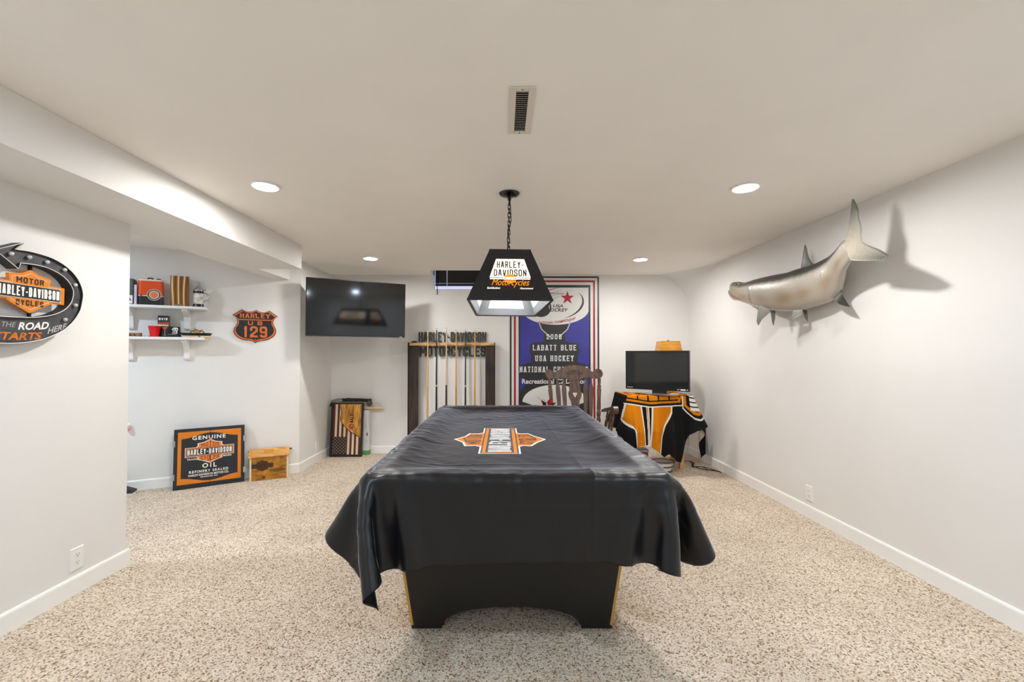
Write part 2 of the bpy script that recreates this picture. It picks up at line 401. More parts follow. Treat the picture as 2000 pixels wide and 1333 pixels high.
# ------------------------------------------------------------------ bar-and-shield emblem (drawn on many things)
SH_UP = [(-.268, .088), (-.268, .125), (-.238, .145), (-.248, .205), (-.12, .225), (0, .285), (.12, .225), (.248, .205), (.238, .145), (.268, .125), (.268, .088)]
SH_DN = [(-.268, -.088), (-.268, -.118), (-.238, -.138), (-.252, -.185), (-.13, -.225), (0, -.285), (.13, -.225), (.252, -.185), (.238, -.138), (.268, -.118), (.268, -.088)]
def grow(poly, k, cy=0.0): return [(x * k, cy + (y - cy) * k) for x, y in poly]
def rect(x0, x1, y0, y1): return [(x0, y0), (x1, y0), (x1, y1), (x0, y1)]
def emblem(mb, M, w, rim, fill, dark, word, letter, z=0.0, dz=0.0012, bars=True):
    S = lambda poly: [(x * w, y * w) for x, y in poly]
    mb.sheet(S(grow(SH_UP, 1.06, .1)), z, rim, M); mb.sheet(S(grow(SH_DN, 1.06, -.1)), z, rim, M)
    mb.sheet(S(rect(-.515, .515, -.118, .118)), z + dz * .5, rim, M)
    mb.sheet(S(grow(SH_UP, .97, .1)), z + dz, fill, M); mb.sheet(S(grow(SH_DN, .97, -.1)), z + dz, fill, M)
    mb.sheet(S(rect(-.503, .503, -.108, .108)), z + dz * 1.2, dark, M)
    mb.sheet(S(rect(-.494, .494, -.099, .099)), z + dz * 1.6, fill, M)
    mb.sheet(S(rect(-.480, .480, -.080, .080)), z + dz * 2, dark, M)
    mb.block('HARLEY-DAVIDSON', -.466 * w, .466 * w, -.066 * w, .066 * w, z + dz * 3, word, M, sw=.021 * w, gap=.34)
    arch = lambda x, y: (x, y + (.022 * w if y > 0 else -.022 * w) * (1 - min(1, abs(x / w) / .2)) * (2 if abs(y / w) > .17 else 0))
    mb.block('MOTOR', -.19 * w, .19 * w, .118 * w, .195 * w, z + dz * 3, letter, M, sw=.0135 * w, gap=.38, bend=arch)
    mb.block('CYCLES', -.19 * w, .19 * w, -.195 * w, -.118 * w, z + dz * 3, letter, M, sw=.0135 * w, gap=.38, bend=arch)

# ------------------------------------------------------------------ ceiling fittings
LED = glow('led_disc', '#fffcf8', LAMP_E)
for i, ((x, y), where) in enumerate(zip(LAMPS, ('near left, beside the ceiling beam', 'near right, above the mounted fish', 'far left, above the wall-mounted television', 'far right, above the cloth-draped table'))):
    t = thing('recessed_light', (x, y, H), 'round recessed ceiling light, ' + where, 'ceiling light', 'recessed ceiling lights')
    MB().lathe([(LAMP_R + .001, -.001), (LAMP_R + .018, -.001), (LAMP_R + .017, -.006), (LAMP_R + .002, -.010), (LAMP_R + .001, -.001)], TRIM, 36, Matrix.Translation((x, y, H))).build('trim_ring', t)
    d = MB().lathe([(1e-6, -.0055), (LAMP_R, -.0050)], LED, 36, Matrix.Translation((x, y, H)))
    o = d.build('diffuser', t)
t = thing('ceiling_vent', (.078, 1.783, H), 'white rectangular air vent with dark slots in the ceiling', 'vent')
M = frame((.078, 1.783, H), (-1, 0, 0), (0, 1, 0)); VENT = mat('vent_enamel', '#ddd6cb', rough=.45, var=.01)
v = MB()
for x0, x1, y0, y1 in ((-.051, -.024, -.174, .174), (.024, .051, -.174, .174), (-.024, .024, -.174, -.148), (-.024, .024, .148, .174)): v.box(x0, x1, y0, y1, .0005, .006, VENT, M)
v.build('frame', t, bevel=.002)
v = MB(); v.box(-.024, .024, -.148, .148, .0002, .0008, mat('shade_black', '#0c0a09', rough=.9, var=0), M); v.build('slot_shade', t)  # flat black plate painted as the shade seen between the slats
for k in range(22):
    y = -.145 + k * .0138; v = MB()
    v.add([(-.024, y - .0004, .0058), (.024, y - .0004, .0058), (.024, y + .0062, .0009), (-.024, y + .0062, .0009), (-.024, y + .0016, .0058), (.024, y + .0016, .0058), (.024, y + .0080, .0009), (-.024, y + .0080, .0009)],
          [(0, 1, 2, 3), (4, 7, 6, 5), (0, 4, 5, 1), (3, 2, 6, 7)], VENT, M)
    v.build('slat', t)
for yy in (-.161, .161): MB().lathe([(.004, .006), (.004, .0075), (.001, .008)], STEEL, 10, M @ Matrix.Translation((0, yy, 0))).build('screw', t)

# ------------------------------------------------------------------ wall outlets
def outlet(loc, ux, label, blank=False):
    t = thing('wall_outlet', loc, label, 'outlet', 'white outlet plates')
    M = frame(loc, ux, (0, 0, 1))
    p = MB().prism(rect(-.037, .037, -.06, .06), .0005, .006, OUTLET, M, top_scale=.93); p.build('cover_plate', t)
    if not blank:
        for s in (-1, 1):
            r = MB(); cy = s * .0195
            r.prism([(.0165 * math.cos(a) * 1.0, cy + max(-.0135, min(.0135, .0165 * math.sin(a)))) for a in [2 * PI * k / 24 for k in range(24)]], .006, .0075, OUTLET, M)
            r.box(-.0075, -.0055, cy - .001, cy + .008, .0075, .0078, SLOT, M); r.box(.0055, .0075, cy - .001, cy + .007, .0075, .0078, SLOT, M)
            r.lathe([(.0025, .0075), (.0025, .0078)], SLOT, 10, M @ Matrix.Translation((0, cy - .0075, 0)))
            r.build('socket', t)
    MB().lathe([(.003, .006), (.003, .0072), (.001, .0075)], OUTLET, 10, M).build('screw', t)
outlet((XL, 2.331, .186), (0, 1, 0), 'white double outlet low on the near left wall')
outlet((XR, 3.385, .192), (0, -1, 0), 'white double outlet low on the right wall')
outlet((XF, 5.13, .186), (0, 1, 0), 'blank white plate on the short wall left of the flag board', True)

# ------------------------------------------------------------------ window blind
t = thing('window_blind', (-.38, YB, 2.16), 'black mini blind in the small high window behind the hanging lamp', 'blind')
SLATM = mat('blind_black', '#0d0d12', rough=.45, var=.05)
bx0, bx1 = WX0 + .022, WX1 - .012
MB().box(bx0, bx1, YB - .004, YB + .03, 2.385, 2.415, SLATM).build('head_rail', t)
for k in range(9):
    z = 2.372 - k * .0195
    MB().add([(bx0, YB + .004, z), (bx1, YB + .004, z), (bx1, YB + .014, z - .023), (bx0, YB + .014, z - .023), (bx0, YB + .005, z), (bx1, YB + .005, z), (bx1, YB + .015, z - .023), (bx0, YB + .015, z - .023)],
             [(0, 1, 2, 3), (4, 7, 6, 5), (0, 4, 5, 1), (2, 6, 7, 3)], SLATM).build('slat', t)
MB().box(bx0 + .05, bx1, YB + .003, YB + .018, 2.190, 2.197, mat('leak_pale', '#c9c4d6', rough=.4, var=.02)).build('slat_gap_light', t)  # pale bar painted as the daylight line in the gap under the slats
MB().box(bx0, bx1, YB, YB + .022, 2.160, 2.188, SLATM).build('bottom_rail', t)
for x in (-.716, -.02): MB().box(x - .006, x + .006, YB - .0015, YB + .0025, 2.162, 2.385, mat('cord_daylight', '#d7dcf0', rough=.5, var=.1)).build('ladder_cord', t)  # ladder cords, coloured pale blue as daylight showing through at them
MB().tube([(-.842, YB - .012, 2.40), (-.842, YB - .014, 2.2), (-.840, YB - .012, 2.046)], .0045, SLATM, 8).build('wand', t)

# ------------------------------------------------------------------ hanging lamp over the table
PY, PX, PZ, PH = 2.68, .034, 1.566, .278
lamp = thing('pendant_lamp', (PX, PY, PZ), 'black box pendant lamp with lit lettered panels hanging on a chain', 'lamp')
B = [(-.221, -.48), (.221, -.48), (.221, .48), (-.221, .48)]; T = [(-.112, -.37), (.112, -.37), (.112, .37), (-.112, .37)]
RL = Matrix.Translation((PX, PY, PZ)) @ Matrix.Rotation(math.radians(0.6), 4, 'Y') @ Matrix.Rotation(math.radians(.8), 4, 'Z')
IVORY = glow('ivory_glow', '#ffedd0', 1.7); INNER = glow('inner_white', '#f4f8ff', 2.4)
INK = mat('ink_black', '#2a2520', rough=.6, var=.1); PBLACK = mat('panel_black', '#241c16', rough=.35, var=.1)
OGLOW = glow('orange_glow', '#ef8a1c', .75); WGLOW = glow('white_glow', '#fff6ea', .9)
INGREY = mat('lamp_inner_grey', '#a3a7aa', rough=.6, var=.1)
for k in range(4):
    b0, b1 = Vector((*B[k], 0)), Vector((*B[(k + 1) % 4], 0)); t0, t1 = Vector((*T[k], PH)), Vector((*T[(k + 1) % 4], PH))
    ux = (b1 - b0).normalized(); up = ((t0 + t1) / 2 - (b0 + b1) / 2); hh = up.length; up.normalize(); nn = ux.cross(up)
    c0 = (b0 + b1) / 2; M = RL @ frame(c0, ux, up)
    wb = (b1 - b0).length / 2; wt = (t1 - t0).length / 2
    iy0, iy1 = hh * .19, hh * .82; at = lambda y: wb + (wt - wb) * y / hh
    m0 = .075 if k % 2 == 0 else .08
    def edge(y): return at(y) - m0 + .022 * y / hh
    out = [(-wb, 0), (wb, 0), (wt, hh), (-wt, hh)]; inn = [(-edge(iy0), iy0), (edge(iy0), iy0), (edge(iy1), iy1), (-edge(iy1), iy1)]
    f = MB()
    for i in range(4):
        j = (i + 1) % 4; q = [out[i], out[j], inn[j], inn[i]]
        f.add([(*p, 0) for p in q] + [(*p, -.012) for p in q], [(0, 1, 2, 3), (3, 2, 6, 7), (0, 4, 5, 1)], BLACK, M)
        f.add([(*p, -.012) for p in q], [(3, 2, 1, 0)], INGREY, M)
    f.build('hood_frame', lamp)
    p = MB(); ym = iy0 + (iy1 - iy0) * .395
    p.sheet([(-edge(ym), ym), (edge(ym), ym), (edge(iy1), iy1), (-edge(iy1), iy1)], -.003, IVORY, M)
    p.sheet([(-edge(iy0), iy0), (edge(iy0), iy0), (edge(ym), ym), (-edge(ym), ym)], -.003, PBLACK, M)
    p.sheet(inn[::-1], -.009, INNER, M)
    e = edge(iy1); eb = edge(iy0); g = eb / .15 if k % 2 == 0 else 1.0
    s = min(1.0, eb / .146); L = iy1 - iy0
    hw = .072 * (1 if k % 2 == 0 else 2.2)
    p.block('HARLEY-', -hw * .98, hw * .98, iy0 + L * .70, iy0 + L * .925, -.0022, INK, M, sw=.0060 if k % 2 == 0 else .0095, gap=.30)
    p.block('DAVIDSON', -hw * 1.2, hw * 1.2, iy0 + L * .43, iy0 + L * .655, -.0022, INK, M, sw=.0060 if k % 2 == 0 else .0095, gap=.26)
    p.sheet(rect(-edge(ym) * .98, edge(ym) * .98, ym - .012, ym - .004), -.0024, WGLOW, M)
    q = 1 if k % 2 == 0 else 1.8
    p.sheet([(x * .115 * q, ym - .008 + y * .105) for x, y in grow(SH_UP, 1, 0)], -.0018, OGLOW, M); p.sheet([(x * .115 * q, ym - .008 + y * .105) for x, y in SH_DN], -.0018, OGLOW, M)
    p.sheet(rect(-.036 * q, .036 * q, ym - .014, ym - .002), -.0014, WGLOW, M)
    p.block('HARLEY-DAVIDSON', -.033 * q, .033 * q, ym - .0115, ym - .0045, -.0011, INK, M, sw=.0013, gap=.3)
    p.text('Motorcycles', -.74 * eb, .78 * eb, iy0 + L * .07, iy0 + L * .34, -.0012, OGLOW, M, bold=.0, shear=.4)
    p.text('Satisfaction', -eb * .93, -eb * .40, iy0 + L * .02, iy0 + L * .085, -.0010, WGLOW, M, bold=.01, shear=.3)
    p.text('Guaranteed', eb * .40, eb * .93, iy0 + L * .02, iy0 + L * .075, -.0010, WGLOW, M, bold=.01, shear=.3)
    p.build('lit_panel', lamp)
    for yy, s2 in ((.004, 1),): pass
tp = MB(); tp.box(-.113, .113, -.371, .371, PH - .004, PH + .006, BLACK, RL); tp.build('top_plate', lamp)
bt = MB()
for x0, x1, y0, y1 in ((-.222, -.205, -.482, .482), (.205, .222, -.482, .482), (-.205, .205, -.482, -.465), (-.205, .205, .465, .482)): bt.box(x0, x1, y0, y1, -.006, .002, BLACK, RL)
bt.build('bottom_rim', lamp)
for yy in (-.2, .2):
    MB().lathe([(.0001, .095), (.022, .10), (.031, .125), (.026, .155), (.016, .175), (.014, .20)], glow('bulb_white', '#fff5e6', 14), 16, RL @ Matrix.Translation((0, yy, 0))).build('bulb', lamp)
    MB().lathe([(.018, .20), (.018, .275)], BLACK, 14, RL @ Matrix.Translation((0, yy, 0))).build('lamp_socket', lamp)
MB().lathe([(.066, H - .0005), (.066, H - .004), (.06, H - .012), (.04, H - .02), (.012, H - .026), (.010, H - .045), (1e-6, H - .048)], GLOSS, 32, Matrix.Translation((.045, 2.703, 0))).build('canopy', lamp)
za, zb = H - .046, PZ + PH + .004; nl = 15; xa, ya = .045, 2.703; xb, yb_ = PX + .003, PY
for k in range(nl):
    u = (k + .5) / nl; cz = za + (zb - za) * u; h = (za - zb) / nl * .5 + .006; rx = .0075
    ring = []
    for q in range(20):
        a = 2 * PI * q / 20; lx = rx * math.cos(a); lz = (h - rx) * (1 if math.sin(a) > 0 else -1) * min(1, abs(math.sin(a)) * 3) + rx * math.sin(a)
        w0 = random.uniform(-.0015, .0015)
        ring.append((xa + (xb - xa) * u + (lx if k % 2 else lx * .25) + w0, ya + (yb_ - ya) * u + (lx * .25 if k % 2 else lx), cz + lz))
    MB().tube(ring, .0026, BLACK, 6, closed=True).build('chain_link', lamp)
MB().tube([(xa + .004, ya, za), (xa + .011, ya + .004, za * .7 + zb * .3), (xb - .006, yb_ + .003, za * .4 + zb * .6), (xb + .004, yb_, zb)], .0028, BLACK, 6).build('lamp_cord', lamp)

# ------------------------------------------------------------------ pool table and its cover
TX0, TX1, TY0, TY1, TZ = -.575, .70, 1.74, 4.06, .795
pt = thing('pool_table', (.0625, 2.9, 0), 'black pool table with gold edged pedestals under a vinyl cover', 'pool table')
CAB = mat('table_black', '#100e0d', rough=.38, var=.2, vscale=4)
GEDGE = mat('gold_edge', '#c9a256', rough=.38, metal=.35, var=.08, vscale=20)
MB().box(TX0 + .02, TX1 - .02, TY0 + .02, TY1 - .02, .56, TZ - .06, CAB).build('cabinet', pt, bevel=.01)
MB().box(TX0 + .11, TX1 - .11, TY0 + .11, TY1 - .11, TZ - .06, TZ - .045, mat('felt', '#1d5a3c', rough=.95, var=.1, bump=.2, bscale=400)).build('playing_bed', pt)
for nm, a in (('rail', (TX0 + .012, TX1 - .012, TY0 + .012, TY0 + .12)), ('rail', (TX0 + .012, TX1 - .012, TY1 - .12, TY1 - .012)), ('rail', (TX0 + .012, TX0 + .12, TY0 + .12, TY1 - .12)), ('rail', (TX1 - .12, TX1 - .012, TY0 + .12, TY1 - .12))):
    MB().box(*a, TZ - .06, TZ - .014, CAB).build(nm, pt, bevel=.008)
def pedestal(yf, s):
    # trapezoid end panel with an arched foot opening, gold strips on both slanted edges
    cx = .0440; wb_, wt_ = .4705 - .012, .560 - .012; z0, z1 = .018, .56
    half = lambda z: wb_ + (wt_ - wb_) * (z - z0) / (z1 - z0)
    arch = [(cx + .318 * math.cos(a) * 1.0, z0 + .085 * math.sin(a) ** .9) for a in [PI * k / 20 for k in range(21)]]
    poly = [(cx - half(z0), z0)] + arch[::-1] + [(cx + half(z0), z0), (cx + half(z1), z1), (cx - half(z1), z1)]
    M = frame((0, yf, 0), (1, 0, 0), (0, 0, 1)); d0, d1 = (-.34, 0) if s > 0 else (0, .34)
    ped = MB().prism(poly, d0, d1, CAB, M).build('pedestal', pt)
    for e in (-1, 1):
        q = [(cx + e * half(z0), z0), (cx + e * (half(z0) + .013), z0), (cx + e * (half(z1) + .013), z1), (cx + e * half(z1), z1)]
        MB().prism(q, d0 - .0005, d1 + .0005, GEDGE, M).build('gold_trim', ped)
        MB().prism(rect(cx + e * (wb_ + .01) - (.14 if e > 0 else 0), cx + e * (wb_ + .01) + (0 if e > 0 else .14), 0.0, .018), d0 + .01, d1 - .002, mat('foot_black', '#120d0a', rough=.6), M).build('foot_block', ped)
pedestal(2.032, 1); pedestal(3.77, -1)

def drape_solve(P, sdf, steps, iters, cons, ext, g=-9.8, dt=1 / 100, damp=.98):
    V = np.zeros_like(P)
    for st in range(steps):
        V[:, 2] += g * dt; V += ext(st) * dt; V *= damp
        Q = P + V * dt
        for it in range(iters):
            for ia, ib, rest, k in cons:
                d = Q[ib] - Q[ia]; L = np.sqrt((d * d).sum(1)) + 1e-9
                cc = d * ((L - rest) / L * .5 * k)[:, None]; Q[ia] += cc; Q[ib] -= cc
            Q, hit = sdf(Q)
        V = (Q - P) / dt; V[hit] *= .5; P = Q
    return P
def make_cons(nx, ny, hx, hy, bend):
    idx = np.arange(nx * ny).reshape(nx, ny); out = []
    def addc(di, dj, rest, k, axis, step):
        a = idx[max(0, -di):nx - max(0, di), max(0, -dj):ny - max(0, dj)]; b = idx[max(0, di):nx - max(0, -di), max(0, dj):ny - max(0, -dj)]
        n = np.arange(a.shape[axis]); 
        for c in (0, 1):
            sel = n[(n // step) % 2 == c]; ia = np.take(a, sel, axis).ravel(); ib = np.take(b, sel, axis).ravel()
            out.append((ia, ib, rest, k))
    addc(1, 0, hx, 1, 0, 1); addc(0, 1, hy, 1, 1, 1)
    dg = math.hypot(hx, hy); addc(1, 1, dg, .8, 0, 1); addc(1, -1, dg, .8, 0, 1)
    for m, k in bend: addc(m, 0, hx * m, k, 0, m); addc(0, m, hy * m, k, 1, m)
    return out
def rbox_sdf(c, h, zt, r, dip=None):
    def f(Q):
        z = Q[:, 2].copy(); x = Q[:, 0] - c[0]; y = Q[:, 1] - c[1]
        zz = z - zt
        if dip is not None: zz = zz + dip(x, y)
        px = np.abs(x) - (h[0] - r); py = np.abs(y) - (h[1] - r); pz = zz + r
        qx = np.maximum(px, 0); qy = np.maximum(py, 0); qz = np.maximum(pz, 0)
        L = np.sqrt(qx * qx + qy * qy + qz * qz)
        ins = np.minimum(np.maximum(np.maximum(px, py), pz), 0)
        d = L + ins - r
        hit = (d < 0) & (z > .05)
        if hit.any():
            gx, gy, gz = qx / (L + 1e-9) * np.sign(x), qy / (L + 1e-9) * np.sign(y), qz / (L + 1e-9)
            deep = L < 1e-6
            ax = np.argmax(np.stack([px, py, pz]), 0)
            gx = np.where(deep, np.where(ax == 0, np.sign(x), 0), gx); gy = np.where(deep, np.where(ax == 1, np.sign(y), 0), gy); gz = np.where(deep, np.where(ax == 2, 1, 0), gz)
            G = np.stack([gx, gy, gz], 1); Q[hit] -= (G * d[:, None])[hit]
        return Q, hit
    return f
def cr_interp(G, u, v):
    # Catmull-Rom interpolation of grid G (nx,ny,3) at fractional grid coordinates
    nx, ny = G.shape[:2]
    def w(t): return np.stack([-.5 * t + t * t - .5 * t ** 3, 1 - 2.5 * t * t + 1.5 * t ** 3, .5 * t + 2 * t * t - 1.5 * t ** 3, -.5 * t * t + .5 * t ** 3])
    iu = np.clip(np.floor(u).astype(int), 0, nx - 2); iv = np.clip(np.floor(v).astype(int), 0, ny - 2)
    wu = w(u - iu); wv = w(v - iv); out = np.zeros(u.shape + G.shape[2:])
    for a in range(4):
        ia = np.clip(iu + a - 1, 0, nx - 1)
        for b in range(4):
            ib = np.clip(iv + b - 1, 0, ny - 1); out += (wu[a] * wv[b])[..., None] * G[ia, ib]
    return out
def grid_mesh(name, P, m, parent=None, col=None, smooth=True):
    nx, ny = P.shape[:2]; idx = np.arange(nx * ny).reshape(nx, ny)
    F = np.stack([idx[:-1, :-1], idx[1:, :-1], idx[1:, 1:], idx[:-1, 1:]], -1).reshape(-1, 4)
    me = bpy.data.meshes.new(name); me.from_pydata(P.reshape(-1, 3).tolist(), [], F.tolist()); me.materials.append(m)
    me.polygons.foreach_set('use_smooth', [smooth] * len(me.polygons)); me.update()
    if col is not None:
        a = me.color_attributes.new('Col', 'FLOAT_COLOR', 'POINT'); a.data.foreach_set('color', np.concatenate([col.reshape(-1, 3), np.ones((nx * ny, 1))], 1).ravel().astype(np.float32))
    o = bpy.data.objects.new(name, me); COL.objects.link(o)
    if parent is not None:
        o.parent = parent; bpy.context.view_layer.update(); o.matrix_parent_inverse = parent.matrix_world.inverted()
    return o
CW, CL, CH = 1.97, 3.00, .030
nx, ny = int(CW / CH) + 1, int(CL / CH) + 1
gx = (np.arange(nx) - (nx - 1) / 2) * CH; gy = (np.arange(ny) - (ny - 1) / 2) * CH
ang = math.radians(.8); ccx, ccy = (TX0 + TX1) / 2 + .012, (TY0 + TY1) / 2
Gx, Gy = np.meshgrid(gx, gy, indexing='ij')
P0 = np.stack([ccx + Gx * math.cos(ang) - Gy * math.sin(ang), ccy + Gx * math.sin(ang) + Gy * math.cos(ang), np.full_like(Gx, TZ + .012)], -1).reshape(-1, 3)
P0[:, 2] += rng.normal(0, .003, len(P0))
hx_, hy_ = (TX1 - TX0) / 2 + .004, (TY1 - TY0) / 2 + .004
def dip(x, y):
    e = np.minimum(hx_ - np.abs(x), hy_ - np.abs(y)); s = np.clip((e - .09) / .12, 0, 1); return .036 * s * s * (3 - 2 * s)
# the stiff vinyl folds in at each corner and bellies out along the sides: settled by gravity with those leanings
cx_ = np.clip((np.abs(Gx) - hx_) / .2, 0, 1) * np.clip((np.abs(Gy) - hy_) / .2, 0, 1)
KX = (cx_ * np.sign(Gx)).ravel(); KY = (cx_ * np.sign(Gy)).ravel()
SF = (np.clip((np.abs(Gx) - hx_) / .3, 0, 1) * np.exp(-((np.abs(Gy) - hy_ + .16) / .2) ** 2) * np.sign(Gx)).ravel()
def lean(st):
    E = np.zeros_like(P0); a = 14 if st < 220 else 3
    E[:, 0] += -KX * a * np.where(KX > 0, .9, 1.0) + SF * 6; E[:, 1] += KY * a * np.where(KX > 0, -.8, .35)
    E[:, 2] += np.where(Gx.ravel() > 0, 8, 0) * np.abs(KX)
    return E
GP = drape_solve(P0, rbox_sdf((ccx - .012, ccy), (hx_, hy_), TZ + .004, .022, dip), 320, 12, make_cons(nx, ny, CH, CH, [(2, .1)]), lean).reshape(nx, ny, 3)
UP = 3
U, Vv = np.meshgrid(np.linspace(0, nx - 1, (nx - 1) * UP + 1), np.linspace(0, ny - 1, (ny - 1) * UP + 1), indexing='ij')
def wavy(a, f, ph): return np.sin(a * f + ph)
def cover_disp(u, v):
    x = (u - (nx - 1) / 2) * CH; y = (v - (ny - 1) / 2) * CH
    d = np.zeros_like(x)
    for k in (-3, -1, 1, 3):      # packing folds pressed into the vinyl
        d += .0035 * np.exp(-((x - k * .245 - .01) / .006) ** 2) * (.6 + .4 * np.sin(y * 5 + k))
    for k in (-5.24, -3.5, -1.6, .25, 2.1, 4.05, 5.85):
        d += .005 * np.exp(-((y - k * .245) / .006) ** 2) * (.6 + .4 * np.sin(x * 6 + k))
    e = np.minimum(hx_ - np.abs(x), hy_ - np.abs(y))
    k = np.exp(-((e - .01) / .10) ** 2)
    along = np.where(hx_ - np.abs(x) < hy_ - np.abs(y), y, x)
    d += k * .0024 * (np.sin(along * 47 + 3 * np.sin(along * 9)) * .6 + np.sin(along * 83 + 2 * np.sin(along * 13 + 1)) * .4)
    d += .0014 * np.sin(x * 11 + 2.2 * np.sin(y * 4.1 + 1)) * np.sin(y * 7.3 + 1.7 * np.sin(x * 5.3))
    cw = np.sin(x * 17 + 4 * np.sin(y * 6 + 1.3) + 2 * np.sin(x * 5)) * np.sin(y * 21 + 3 * np.sin(x * 8 + 2))
    d += .0024 * np.exp(-(cw / .16) ** 2) * (e > -.05) * (.5 + .5 * np.sin(x * 3.1 + 1) * np.sin(y * 2.3))
    d += .0012 * np.sin(x * 31 + 3 * np.sin(y * 9)) * np.sin(y * 23 + 2 * np.sin(x * 13))
    m_ = np.exp(-((x + .0885) / .36) ** 4 - ((y + .27) / .48) ** 4)      # the print keeps its own patch flat
    return d * (1 - .92 * m_)
def cover_surface(u, v, off=0.0):
    e = .05
    P = cr_interp(GP, u, v)
    du = cr_interp(GP, np.clip(u + e, 0, nx - 1), v) - cr_interp(GP, np.clip(u - e, 0, nx - 1), v)
    dv = cr_interp(GP, u, np.clip(v + e, 0, ny - 1)) - cr_interp(GP, u, np.clip(v - e, 0, ny - 1))
    n = np.cross(du, dv); n /= np.linalg.norm(n, axis=-1, keepdims=True) + 1e-12
    return P + n * (cover_disp(u, v) + off)[..., None]
VINYL = mat('vinyl', '#0c0c10', rough=.38, var=.10, vscale=2.5, bump=.10, bscale=22, spec=.45)
vp = VINYL.node_tree.nodes['Principled BSDF']; vp.inputs['Sheen Weight'].default_value = 1.0; vp.inputs['Sheen Roughness'].default_value = .22; vp.inputs['Sheen Tint'].default_value = (.76, .82, 1, 1)
cover = grid_mesh('pool_table_cover', cover_surface(U, Vv), VINYL)
sd = cover.modifiers.new('thick', 'SOLIDIFY'); sd.thickness = .0012; sd.offset = -1
tag(cover, 'black vinyl cover with orange emblem draped over the pool table', 'table cover')
# printed emblem, laid on the cover: built flat, cut fine, then wrapped onto the draped surface
lg = MB(); LW, LHt = .735, .36
OR2 = mat('print_orange', '#ee8a1d', rough=.4, var=.03); GR2 = mat('print_grey', '#55555c', rough=.4, var=.03); WH2 = mat('print_white', '#f4f4f4', rough=.4, var=.0)
emblem(lg, Matrix.Rotation(PI / 2, 4, 'Z'), LW, WH2, OR2, GR2, WH2, GR2, 0, .0007)
me = bpy.data.meshes.new('printed_emblem'); me.from_pydata(lg.v, [], lg.f)
for m in lg.mats: me.materials.append(m)
me.polygons.foreach_set('material_index', lg.m); me.update()
bm = bmesh.new(); bm.from_mesh(me); bmesh.ops.triangulate(bm, faces=bm.faces)
for _ in range(5):
    ed = [e for e in bm.edges if e.calc_length() > .022]
    if not ed: break
    bmesh.ops.subdivide_edges(bm, edges=ed, cuts=1); bmesh.ops.triangulate(bm, faces=bm.faces)
co = np.array([v.co[:] for v in bm.verts])
wx, wy = co[:, 0] * (.272 / .21) + (-.014 - (ccx)), co[:, 1] + (2.63 - ccy)
# find the material coordinate whose surface point lies at the wanted x,y
u = (wx) / CH + (nx - 1) / 2; v = (wy) / CH + (ny - 1) / 2
for _ in range(6):
    S = cover_surface(u, v); u += ((wx + ccx) - S[:, 0]) / CH; v += ((wy + ccy) - S[:, 1]) / CH
S = cover_surface(u, v, 0.0012); S[:, 2] += co[:, 2]
for i, q in enumerate(bm.verts): q.co = S[i]
bm.to_mesh(me); bm.free()
lo = bpy.data.objects.new('printed_emblem', me); COL.objects.link(lo); lo.parent = cover

# ------------------------------------------------------------------ wall-mounted television
t = thing('wall_television', (-1.64, 4.86, 1.79), 'large flat television tilted out from the far left corner', 'television', 'flat televisions')
p0 = Vector((-2.107, 4.60, 0)); p1 = Vector((-1.156, 5.10, 0)); ux = (p1 - p0).normalized(); Wt = (p1 - p0).length; Ht = .634
M = frame((p0.x, p0.y, 1.4695), ux, (0, 0, 1)) @ Matrix.Rotation(math.radians(2.2), 4, 'X')
BEZ = mat('bezel_black', '#161616', rough=.25, var=.05); SCREEN = mat('screen_black', '#0a0a0b', rough=.075, var=0, spec=.7)
MB().prism(rect(0, Wt, 0, Ht), -.028, 0, BEZ, M).build('housing', t, bevel=.003)
MB().prism(rect(.009, Wt - .009, .016, Ht - .009), .0003, .0009, SCREEN, M).build('screen', t)
MB().prism(rect(.16, Wt - .16, .08, Ht - .12), -.062, -.028, BLACKM, M).build('rear_housing', t, bevel=.01)
MB().prism(rect(.0, Wt, .0025, .006), .0006, .0016, STEEL, M).build('lower_trim', t)
MB().prism(rect(Wt - .062, Wt - .036, .0065, .0105), .0014, .0018, WHITE, M).build('pale_mark', t)
cm = M @ Vector((Wt * .5, Ht * .5, -.062)); MB().tube([cm, (-1.75, 5.2, 1.80), (XF + .03, 5.30, 1.80)], .022, BLACKM, 10).build('mount_arm', t)
MB().box(XF + .001, XF + .03, 5.20, 5.40, 1.68, 1.92, BLACKM).build('mount_plate', t)

# ------------------------------------------------------------------ banner
bn = MB(); BX0, BX1, BZ0, BZ1 = .098, 1.252, .36, 2.284; BYY = YB - .006
M = frame((0, BYY, 0), (1, 0, 0), (0, 0, 1))
BK = mat('banner_black', '#2c2b2c', rough=.38, var=.12, bump=.12, bscale=14); BW = mat('banner_white', '#dcdcda', rough=.38, var=.02, bump=.12, bscale=14)
BR = mat('banner_red', '#a11722', rough=.38, var=.06); BB = mat('banner_blue', '#35348f', rough=.38, var=.16, vscale=5, bump=.12, bscale=14); BG = mat('banner_grey', '#bcb8ae', rough=.4, var=.03)
bn.prism(rect(BX0, BX1, BZ0, BZ1), -.0022, 0, BK, M)
def inset(d): return rect(BX0 + d, BX1 - d, BZ0 + d, BZ1 - d)
bn.sheet(inset(.022), .0004, BW, M); bn.sheet(inset(.052), .0007, BR, M); bn.sheet(inset(.078), .0010, BW, M); bn.sheet(inset(.112), .0013, BK, M)
ix0, ix1, iz0, iz1 = BX0 + .112, BX1 - .112, BZ0 + .112, BZ1 - .112
